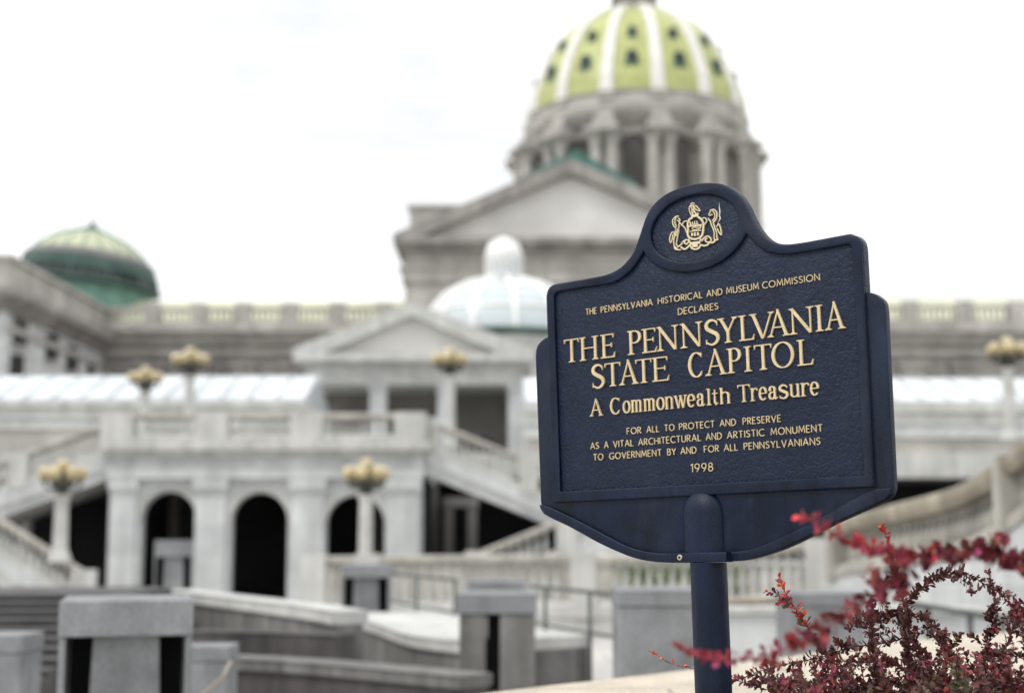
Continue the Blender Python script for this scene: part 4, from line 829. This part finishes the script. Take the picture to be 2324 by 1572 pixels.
# ------------------------------------------------------------------ lamp posts
lamp_src = {}
def lamp(label, px, py_cup, Y, zbase, grp='globe lamp posts of the terrace', w0=.20):
    """py_cup = where the bronze cup meets the post"""
    c = at(px, py_cup, Y); t = thing('lamp_post', label, 'street lamp', (c.x, Y, zbase), grp); H = c.z - zbase
    q = MB().lathe([(w0*1.5, 0),(w0*1.5, .16),(w0*1.15, .26),(w0*1.06, .34),(w0, .42),(w0*.86, H-.16),(w0*1.1, H-.10),(w0*1.1, H)], (0,0,0), 16).build('post', M['trim_stone'], t, world=False); autosmooth(q, 35)
    if not lamp_src:
        b = MB().lathe([(.16, 0),(.21, .05),(.15, .10),(.20, .20),(.30, .31),(.26, .36),(.09, .40),(.06, .60)], (0,0,0), 14)
        br = b.build('bracket', M['bronze'], t, world=False); autosmooth(br, 40); lamp_src['bracket'] = br
        def arm(a):
            m = MB().tube([(.1*math.cos(a), .1*math.sin(a), .2), (.3*math.cos(a), .3*math.sin(a), .16), (.45*math.cos(a), .45*math.sin(a), .22), (.47*math.cos(a), .47*math.sin(a), .33)], [.035,.03,.03,.05], 6); m.lathe([(.05,.33),(.10,.37),(.11,.40)], (.47*math.cos(a), .47*math.sin(a), 0), 10); return m
        lamp_src['arm'] = arm(0).build('arm', M['bronze'], t, world=False, smooth=True)
        lamp_src['globe'] = MB().lathe([(.195*math.sin(u), .19-.195*math.cos(u)) for u in [math.pi*i/12 for i in range(13)]], (0,0,0), 18).build('globe', M['amber'], t, world=False, smooth=True)
    for k in ('bracket',): 
        o = lamp_src[k] if lamp_src[k].parent is t else lamp_src[k].copy()
        if o.name not in C.objects: C.objects.link(o)
        o.parent = t; o.location = (0, 0, H)
    first = lamp_src['arm'].parent is t
    for i in range(6):
        a = math.radians(20 + 60*i)
        for k in ('arm', 'globe'):
            o = lamp_src[k] if (first and i == 0) else lamp_src[k].copy()
            if not (first and i == 0): C.objects.link(o)
            o.parent = t; o.rotation_euler.z = a
            o.location = (0, 0, H) if k == 'arm' else (.47*math.cos(a), .47*math.sin(a), H+.385)
    o = lamp_src['globe'].copy(); C.objects.link(o); o.parent = t; o.location = (0, 0, H+.60)
    return t
lamp('amber globe lamp on white post at the foot of the far left stair', 141, 1122, 39.0, zz(1275, 39.0))
lamp('smaller farther amber globe lamp above the left end of the terrace', 330, 890, 53, DECKZ)
lamp('tall amber globe lamp in front of the left glazed roof', 431, 852, 48.5, DECKZ)
lamp('amber globe lamp in front of the portico gable and its columns', 1021, 852, 48.5, DECKZ)
lamp('amber globe lamp standing before the third arch of the arcade', 831, 1122, 38.5, GZ)
lamp('amber globe lamp at the right edge of the picture', 2287, 834, 44, DECKZ)

# ------------------------------------------------------------------ lower balustrades
lb = thing('plaza_balustrade', 'long stone balustrade running level behind the granite piers and the sign post', 'balustrade', (at(1200,1258,27).x, 27, 0))
pth = catmull([tuple(at(*p)) for p in ((700,1262,27),(1000,1259,27),(1300,1257,27),(1600,1252,26.6),(1880,1222,25.6))], 5)
balustrade(lb, pth, 1.16, M['trim_stone'], piers=(.012,.115,.53,.985), rail_w=.4, sp=.215, r=.075, pier_w=.46, rail_h=.17, base=.3, rail_m=M['rail_stone'])
MB().sweep([Vector(p)-Vector((0,0,1.163)) for p in pth], [(-.16,-1.5),(-.16,0),(.16,0),(.16,-1.5)]).build('plinth', M['trim_stone'], lb)
sb = thing('curved_balustrade', 'curved stone balustrade sweeping upward at the right edge behind the red shrub', 'balustrade', (at(2150,1130,21).x, 21, 0))
pth = catmull([tuple(at(*p)) for p in ((1905,1188,25.3),(1950,1170,24.4),(2054,1143,22.4),(2180,1110,20.4),(2260,1070,19.2),(2324,1025,18.2),(2420,940,16.8))], 5)
balustrade(sb, pth, .98, M['rail_stone'], piers=(.02,.80), rail_w=.5, sp=.22, r=.07, pier_w=.30, rail_h=.27, base=.2, rail_m=M['rail_brown'])
MB().sweep([Vector(p)-Vector((0,0,.25)) for p in pth], [(-1.6,-2.2),(-1.6,0),(-1.3,0),(-1.3,-2.2)]).build('backing_wall', M['granite_mid'], sb)  # darker wall added behind the balusters to darken their gaps
MB().sweep([Vector(p)-Vector((0,0,.983)) for p in pth], [(-.2,-2.6),(-.2,0),(.2,0),(.2,-2.6)]).build('plinth', M['white_stone'], sb)
rw_ = thing('retaining_wall', 'pale low wall behind the long level balustrade', 'low wall', (at(1250,1300,31).x, 31, 0))
MB().box(at(690,1300,31).x, at(1960,1300,31).x, 31, 31.4, GZ, zz(1272,31)-.1).build('wall', M['rail_stone'], rw_)
MB().box(at(690,1300,31).x, at(1960,1300,31).x, 30.95, 31.45, zz(1272,31)-.098, zz(1272,31)).build('coping', M['trim_stone'], rw_)
# hedge seen through the balusters
def hedge(label, xa, xb, y, w, h, n):
    b = MB()
    for i in range(n):
        p = Vector((random.uniform(xa, xb), y+random.uniform(-w, w), GZ+(h-GZ)*random.random()**.6)); d = Vector((random.uniform(-1,1), random.uniform(-1,1), random.uniform(-.2,1))).normalized(); s = d.cross(Vector((random.uniform(-1,1), random.uniform(-1,1), .3))).normalized()
        b.add([p, p+d*.06+s*.035, p+d*.13, p+d*.06-s*.035], [(0,1,2,3)])
    return tag(b.build('hedge', M['hedge'], fix=False), label, 'hedge')
hedge('low green hedge glimpsed between the balusters behind the sign post', at(1420,1300,29).x, at(1700,1300,29).x, 29.6, .4, .85, 2000)

# ------------------------------------------------------------------ granite piers
def granite_pier(label, pxa, pxb, Y, ztop, kind='core', rot=0, zb=0, cap_h=.23):
    xa, xb = at(pxa, 1400, Y).x, at(pxb, 1400, Y).x; W = xb-xa; c = ((xa+xb)/2, Y+W/2, zb)
    t = thing('granite_pier', label, 'stone pier', c, 'granite piers of the plaza'); t.rotation_euler.z = rot; h = ztop-zb
    MB().rbox((0,0,h-cap_h), W, W, cap_h).build('cap', M['granite'], t, world=False, bevel=.007)
    hh = h-cap_h-.002
    if kind == 'core':
        core = MB(); a, b_ = W*.29, W*.25
        core.add([(-a,-a-.03,0),(a,-a-.03,0),(a,a,0),(-a,a,0),(-b_,-b_-.1,hh),(b_,-b_-.1,hh),(b_,b_,hh),(-b_,b_,hh)], [(3,2,1,0),(4,5,6,7),(0,1,5,4),(1,2,6,5),(2,3,7,6),(3,0,4,7)]); core.build('core', M['granite'], t, world=False, bevel=.015)
        for sx in (-1, 1):
            MB().rbox((sx*W*.47, 0, 0), W*.05, W*.96, hh).build('side_slab', M['granite'], t, world=False, bevel=.006)
        MB().rbox((0, W*.20, 0), W*.88, .04, hh-.01).build('gap_shade', M['deep_shade'], t, world=False)  # near-black sheet added so the gaps beside the core look dark
    elif kind == 'slot':
        MB().rbox((-W*.30, -.02, 0), W*.33, W*.9, hh).build('side_slab', M['granite_mid'], t, world=False, bevel=.012)
        MB().rbox((W*.26, -.02, 0), W*.44, W*.9, hh).build('side_slab', M['granite_mid'], t, world=False, bevel=.012)
        MB().rbox((-W*.04, W*.1, 0), W*.16, W*.5, hh-.01).build('gap_shade', M['deep_shade'], t, world=False)  # slot darkness painted as a near-black block between the slabs
        MB().rbox((0, 0, 0), W*1.02, W*1.02, .07).build('base', M['bench_dark'], t, world=False)
    else:
        MB().rbox((0, 0, 0), W*.97, W*.97, hh).build('core', M['granite'], t, world=False, bevel=.012)
    return t
granite_pier('large granite pier with wide cap over a pale core, nearest one at the lower left', 103, 399, 9.0, zz(1362, 9.0), cap_h=.22, rot=math.radians(14))
granite_pier('granite pier with a dark slot between two slabs, beside the bright paving', 1036, 1218, 14.0, zz(1347, 14.0), 'slot', cap_h=.19)
granite_pier('small granite pier with flat cap in front of the level balustrade', 768, 880, 21.5, zz(1281, 21.5), cap_h=.19, rot=math.radians(6))
granite_pier('small granite pier standing before the first dark arch', 336, 424, 27.0, zz(1226, 27.0), zb=GZ, cap_h=.3, rot=math.radians(14))
granite_pier('plain solid granite pier just left of the sign post', 1402, 1640, 11.6, zz(1338, 11.6), 'solid', cap_h=.13)
granite_pier('plain solid granite pier seen behind the shrub, right of the sign post', 1790, 1966, 14.0, zz(1345, 14.0), 'solid', cap_h=.13)
granite_pier('half hidden granite pier at the far lower left corner', -90, 55, 11.4, zz(1441, 11.4), 'solid', cap_h=.14)
granite_pier('low granite pier just right of the large pale pier', 405, 522, 11.6, zz(1466, 11.6), 'solid', cap_h=.12)
granite_pier('granite pier mostly hidden behind the slotted pier, only its cap showing', 1062, 1190, 19.0, zz(1318, 19.0), cap_h=.2)
rod = MB().tube([at(524,1500,10.3), at(505,1535,10.0), at(440,1590,9.6), at(380,1640,9.2)], .011, 8); rod.tube([at(440,1590,9.6)+Vector((0,0,-.02)), Vector((at(440,1590,9.6).x, 9.6, 0))], .014, 8)
tag(rod.build('handrail', M['rail_bronze'], smooth=True), 'thin pale slanting handrail beside the low granite pier', 'handrail')

# ------------------------------------------------------------------ terraced plaza walls and steps
def low_wall(name, label, pts, z, width, cap_h, m_cap, m_face, cat='low wall', group=None, over=.05):
    p = catmull([tuple(atz(px, py, z)) for px, py in pts], 4)
    mid = p[len(p)//2]; t = thing(name, label, cat, (mid[0], mid[1], 0), group)
    MB().sweep(p, [(0,-cap_h),(-over*0+0,-.015),(-.0+.02,0),(-width,0),(-width,-cap_h)]).build('cap', m_cap, t)
    MB().sweep([Vector(q)-Vector((0,0,cap_h+.002)) for q in p], [(-over,0),(-width+over,0),(-width+over,-z+cap_h+.004),(-over,-z+cap_h+.004)]).build('face', m_face, t)
    return t
low_wall('terrace_wall', 'upper curved terrace wall with pale rounded cap left of the small pier', [(372,1337),(480,1350),(600,1364),(700,1377),(752,1386)], .82, .38, .13, M['trim_stone'], M['granite_mid'])
low_wall('terrace_wall', 'middle terrace wall with pale cap ending at the slotted pier', [(765,1390),(850,1413),(920,1437),(980,1447),(1062,1456)], .52, 1.6, .12, M['trim_stone'], M['granite_mid'])
low_wall('stone_bench', 'dark stone bench in front of the upper terrace wall', [(418,1432),(600,1435),(758,1441)], .62, .35, .30, M['bench_dark'], M['bench_dark'], 'bench')
low_wall('terrace_wall', 'lowest dark terrace wall with worn cap, left of the slotted pier', [(380,1490),(520,1493),(700,1503),(880,1519),(1042,1534)], .45, .40, .10, M['granite_mid'], M['bench_dark'])
stp = thing('plaza_steps', 'broad dark granite steps at the left edge behind the large pier', 'steps', (at(0,1450,14).x, 14, 0))
b = MB(); x0, x1 = at(-260,1450,14).x, at(142,1450,14).x
for i in range(12):
    z = .10+.072*i; y = 12.6+.34*i
    b.box(x0, x1, y, 18.5-.01*i, z-.072 if i else 0, z-.0005)
    b.box(x0, x1, y-.02, y-.0005, z-.03, z)
b.build('treads', M['step_stone'], stp)
pad = MB().prismz([(at(-300,1340,19).x, 18.6), (at(352,1338,18.6).x, 18.6), (at(360,1338,21).x, 21.0), (at(-300,1340,21).x, 21.0)], 0, .80); structure(pad.build('upper_pavement', M['step_stone']))
# ------------------------------------------------------------------ metal railings and low wall
def railing(label, pts, H, posts, m, r=.022, two=True, group='metal railings of the plaza'):
    p = [atz(px, py, H) for px, py in pts]; t = thing('metal_railing', label, 'railing', ((p[0].x+p[-1].x)/2, (p[0].y+p[-1].y)/2, 0), group)
    MB().tube(p, r, 8).build('top_rail', m, t, smooth=True)
    if two: MB().tube([q-Vector((0,0,.42)) for q in p], r*.7, 8).build('lower_rail', m, t, smooth=True)
    for f in posts:
        d = f*(len(p)-1); i = min(len(p)-2, int(d)); q = p[i].lerp(p[i+1], d-i); MB().tube([q, Vector((q.x, q.y, 0))], r*1.05, 8).build('post', m, t, smooth=True)
railing('thin dark railing receding from the slotted pier to the small pier', [(1036,1316),(870,1298)], .97, (.02,.5,.97), M['rail_metal'])
railing('thin dark railing between the slotted pier and the solid pier by the sign post', [(1404,1349),(1206,1329)], .97, (.03,.30,.82), M['rail_metal'])
railing('beige handrail right of the sign post with a single upright', [(1600,1366),(1900,1358)], .75, (.0,.36,.95), M['rail_bronze'], .045, False)
railing('pale railing with dark uprights behind the right side of the shrub', [(2050,1366),(2330,1412),(2420,1430)], .75, (.12,.30,.42,.8), M['rail_metal'], .035, False)
lw = thing('parapet_wall', 'low plain white wall behind the railings at the right', 'low wall', (at(1950,1400,17).x, 17, 0))
MB().box(at(1640,1400,17).x, at(2420,1400,17).x, 17, 17.4, 0, zz(1392,17)).build('wall', M['white_stone'], lw)
MB().box(at(1640,1400,17).x-.05, at(2420,1400,17).x, 16.94, 17.46, zz(1392,17)+.002, zz(1378,17)).build('coping', M['trim_stone'], lw)

# ------------------------------------------------------------------ planter round the sign
ZP = .85
far = catmull([tuple(atz(px, py, ZP)) for px, py in ((700,1640),(1095,1572),(1400,1537),(1600,1513),(1900,1472),(2100,1449),(2324,1431),(2600,1412))], 4)
near = []
for i, p in enumerate(far):
    a = Vector(far[max(i-1,0)]); b_ = Vector(far[min(i+1,len(far)-1)]); t_ = (b_-a).normalized(); s_ = Vector((t_.y, -t_.x, 0)); near.append(Vector(p) + s_*1.55)
pt = thing('planter', 'cream sandstone planter with broad coping below the sign and the red shrub', 'planter', (far[10][0], far[10][1]-1, 0))
n = len(far); vs = [Vector(p) for p in far] + near; vs2 = [v-Vector((0,0,.2)) for v in vs]
m_ = 2*n; fs = [(i, i+1, n+i+1, n+i) for i in range(n-1)] + [(m_+n+i, m_+n+i+1, m_+i+1, m_+i) for i in range(n-1)] + [(i, m_+i, m_+i+1, i+1) for i in range(n-1)] + [(n+i+1, m_+n+i+1, m_+n+i, n+i) for i in range(n-1)] + [(0, n, m_+n, m_), (n-1, m_+n-1, m_+2*n-1, 2*n-1)]
cp = MB().add(vs+vs2, fs).build('coping', M['coping'], pt, bevel=.012)
MB().sweep([Vector(p)-Vector((0,0,.202)) for p in far], [(.12,0),(1.4,0),(1.4,-.648),(.12,-.648)]).build('wall', M['coping'], pt)
MB().prismz([(v.x, v.y) for v in near] + [(far[-1][0]+1, 2.0), (near[0].x-.6, 2.0)], 0, .54).build('soil', M['soil'], pt)

# ------------------------------------------------------------------ barberry shrubs
def Z5(x, y): return ((2900+x/1.805)*.567383, (1900+y/1.805)*.567383)
def ZPO(x, y): return ((2300+x/2.5822)*.567383, (2200+y/2.5822)*.567383)
def leaf(mb, p, d, up, Ln, W):
    s = d.cross(up)
    if s.length < 1e-4: s = d.cross(Vector((1,0,0)))
    s.normalize(); u = s.cross(d).normalized(); cv = random.uniform(-.25,.25)
    P_ = lambda l, w, c: p + d*(Ln*l) + s*(W*w) + u*(Ln*(c + cv*l*l))
    mb.add([P_(0,0,0), P_(.38,.26,.05), P_(.72,.5,.06), P_(1,.0,.02), P_(.72,-.5,.06), P_(.38,-.26,.05), P_(.4,0,0), P_(.74,0,0)],
           [(0,6,1),(6,7,2,1),(7,3,2),(0,5,6),(6,5,4,7),(7,4,3)])
def rnd(): return Vector((random.gauss(0,1), random.gauss(0,1), random.gauss(0,1))).normalized()
def branch(parent, pts, r0, r1, L0, mleaf, mstem, node=.0108, per=4, tip=None, tipm=None, dens=1.0, label=None):
    """pts from foot to tip (world)"""
    q = [Vector(p) for p in catmull([tuple(p) for p in pts], 8)]
    q = [p + rnd()*.0018 for p in q]; n = len(q)
    st = MB().tube(q, [r0+(r1-r0)*i/(n-1) for i in range(n)], 5).build('branch', mstem, parent, smooth=True, label=label)
    lv = MB(); tp = MB(); acc = 0; tot = sum((b-a).length for a, b in zip(q, q[1:])); run = 0
    for a, b in zip(q, q[1:]):
        l = (b-a).length; t = (b-a).normalized(); dd = acc
        while dd < l:
            p = a.lerp(b, dd/l); f = (run+dd)/tot
            if random.random() < dens:
                ref = rnd(); ref = (ref - t*ref.dot(t)).normalized()
                for k in range(random.choice((per-1, per, per+1))):
                    an = random.uniform(0, 6.28); rad = (ref*math.cos(an) + t.cross(ref)*math.sin(an))
                    d = (rad*random.uniform(.7,1.1) + t*random.uniform(.1,.9) + Vector((0,0,.25))).normalized()
                    Ln = L0*random.uniform(.6,1.25)*(1 if f < .9 else .75)
                    leaf(tp if (tip and f > 1-tip and random.random() < (f-(1-tip))/tip*2.2) else lv, p, d, (t + rnd()*.5).normalized(), Ln, Ln*random.uniform(.5,.72))
            dd += node*random.uniform(.7,1.3)
        acc = dd - l; run += l
    if lv.v: lv.build('leaves', mleaf, st, fix=False)
    if tp.v: tp.build('young_leaves', tipm, st, fix=False)
    return st
bush = thing('barberry_shrub', 'dark red barberry shrub with small leaves and orange tips, right of the sign post', 'shrub', (1.35, 4.3, .54))
bush2 = thing('barberry_shrub', 'nearer out of focus barberry with long arching crimson shoots crossing the post', 'shrub', (1.5, 2.75, .54))
D_, R_, T_, ST, SR = M['leaf_dark'], M['leaf_red'], M['leaf_tip'], M['stem'], M['stem_red']
def path5(Y0, Y1, pts, conv=Z5):
    n = len(pts); return [at(*conv(*p), Y0+(Y1-Y0)*i/(n-1)) for i, p in enumerate(pts)]
foot = Vector((1.35, 4.3, .55))
def grow(Y0, Y1, pts, f=None, sprigs=5, **k):
    p = path5(Y0, Y1, pts); q = [Vector(v) for v in catmull([tuple(v) for v in p], 6)]
    for _ in range(sprigs):
        i = random.randrange(len(q)//6, max(len(q)//6+1, int(len(q)*.72))); a = q[i]; t = (q[i+1]-q[i]).normalized(); d = rnd(); d = (d - t*d.dot(t)*.6 + t*.45 + Vector((0,0,.35))).normalized(); l = random.uniform(.03, .085)
        branch(bush, [a, a+d*l*.5+rnd()*.006, a+d*l+Vector((0,0,-.004))], .0010, .0005, random.uniform(.014,.021), k.get('ml', D_), ST, node=.008, per=3, tip=random.choice((None,None,.25)), tipm=random.choice((M['leaf_wine'], R_)))
    fo = Vector(f or (p[0].x*.75+foot.x*.25, foot.y*.7+p[0].y*.3, .56))
    return branch(bush, [fo, fo.lerp(p[0], .55)+Vector((0,0,.04))] + p, .0028, .0009, k.pop('L0', .026), k.pop('ml', D_), ST, tip=k.pop('tip', .10), tipm=k.pop('tm', M['leaf_wine']), **k)
grow(sprigs=3, Y0=4.25, Y1=4.2, pts= [(1440,1450),(1400,1310),(1350,1180),(1310,1020),(1290,900),(1245,780),(1215,640),(1165,450),(1140,365)], tip=.16, tm=T_)
grow(sprigs=2, Y0=4.05, Y1=3.98, pts= [(830,1450),(750,1330),(680,1230),(600,1100),(540,1020),(500,950),(460,885),(420,820),(398,748)], tip=.24, tm=T_, per=4)
grow(4.2, 4.15, [(1300,1020),(1345,885),(1450,790),(1560,722),(1700,690),(1800,740),(1920,812),(2000,860),(2060,940),(2120,1030),(2200,1110)], per=4)
grow(4.35, 4.3, [(1850,1500),(1890,1280),(1920,1130),(1932,1000),(1952,900),(1940,800),(1900,700)])
grow(4.1, 4.05, [(1090,1480),(1072,1300),(1060,1150),(1062,1000),(1066,900)])
grow(4.3, 4.2, [(1300,1100),(1290,1012),(1200,1020),(1080,1032),(960,1070),(885,1115)])
grow(4.15, 4.1, [(1310,1010),(1380,1030),(1450,1052),(1520,1120),(1590,1200),(1650,1310),(1700,1400)])
grow(4.1, 4.3, [(1500,1480),(1350,1190),(1200,1200),(1050,1222),(900,1242),(750,1292),(600,1332),(450,1362),(330,1392),(200,1432),(70,1486)])
grow(4.0, 4.0, [(1500,1560),(1200,1360),(1000,1350),(900,1340),(750,1342),(620,1380)])
grow(4.35, 4.45, [(1200,1560),(700,1520),(400,1490),(150,1500),(0,1420),(-90,1385)][:5])
branch(bush, path5(4.42, 4.4, [(1530,1330),(1190,1212),(1080,1190),(960,1150),(870,1090),(758,1035)], ZPO), .0016, .0008, .014, R_, SR, tip=.75, tipm=T_, node=.011, per=2)
grow(4.2, 4.25, [(2000,1500),(2020,1330),(2040,1200),(2090,1080),(2150,980),(2200,900)])
grow(4.3, 4.2, [(1700,1480),(1640,1310),(1560,1180),(1500,1080),(1440,980)], per=3)
grow(4.1, 4.2, [(2300,1500),(2200,1360),(2100,1300),(1980,1290),(1850,1360),(1700,1420)])
grow(4.0, 4.0, [(2260,1400),(2190,1250),(2150,1120),(2100,990),(2050,900)])
rr = random.Random(11)
for i in range(74):
    x = rr.uniform(430, 2330); lean = rr.uniform(-260, 260); top = rr.uniform(1290, 1500) + max(0, (900-x)*.16) - (60 if x > 1500 else 0)
    Y0 = rr.uniform(3.75, 4.75)
    pts = [(x+lean*.2, 1640), (x+lean*.5, 1560), (x+lean*.8, (top+1560)/2), (x+lean*1.1, top)]
    grow(sprigs=1, Y0=Y0, Y1=Y0+rr.uniform(-.15,.15), pts=pts, L0=rr.uniform(.019,.028), ml=rr.choice((D_, D_, M['leaf_brown'], M['leaf_brown'], M['leaf_olive'], M['leaf_wine'])), tip=.05, node=.0095, per=3)
# nearer shoots, out of focus
def near_(Y0, Y1, pts, conv=Z5, fo=(1.5,2.8,.56), **k):
    p = path5(Y0, Y1, pts, conv); st = [Vector(fo), Vector(fo).lerp(p[0], .6)+Vector((.05,0,.08))] if fo else []
    return branch(bush2, st + p, .0028, .0011, k.pop('L0', .031), k.pop('ml', R_), SR, tip=k.pop('tip', .22), tipm=k.pop('tm', T_), **k)
near_(2.72, 2.62, [(2330,760),(2200,655),(2000,585),(1850,562),(1700,562),(1500,592),(1350,592),(1200,570),(1050,540),(950,500)], ml=M['leaf_wine'], tip=.12, tm=R_, node=.008, per=5)
near_(2.62, 2.60, [(970,508),(880,470),(800,422),(720,390),(650,335),(565,300)], fo=None, ml=R_, tip=.12, node=.012, per=3, L0=.024)
near_(2.7, 2.66, [(1330,600),(1280,690),(1232,760),(1200,785),(1080,870),(950,942),(850,1020),(700,1132),(560,1222),(450,1252),(300,1302)], fo=None, ml=M['leaf_wine'], tip=.3, tm=R_, node=.009, per=4)
branch(bush2, path5(2.66, 2.62, [(2150,1160),(1850,1120),(1520,1130),(1350,1112),(1190,1062),(1035,1000)], ZPO), .0020, .001, .019, M['leaf_red'], SR, tip=.45, tipm=R_, node=.008, per=3)
near_(2.68, 2.68, [(1260,900),(1232,760),(1225,660),(1190,590)], fo=None, ml=M['leaf_wine'], tip=.3, tm=R_, node=.014, per=3)
near_(2.72, 2.70, [(1990,590),(1950,520),(1905,410)], fo=None, ml=M['leaf_wine'], tip=.3, tm=R_, node=.03, per=2)
near_(2.72, 2.70, [(2060,600),(2020,540),(2060,470)], fo=None, ml=M['leaf_wine'], tip=.3, tm=R_, node=.03, per=2)
near_(2.66, 2.66, [(1100,850),(1040,780),(970,710)], fo=None, ml=M['leaf_wine'], tip=.2, tm=R_, node=.02, per=2)
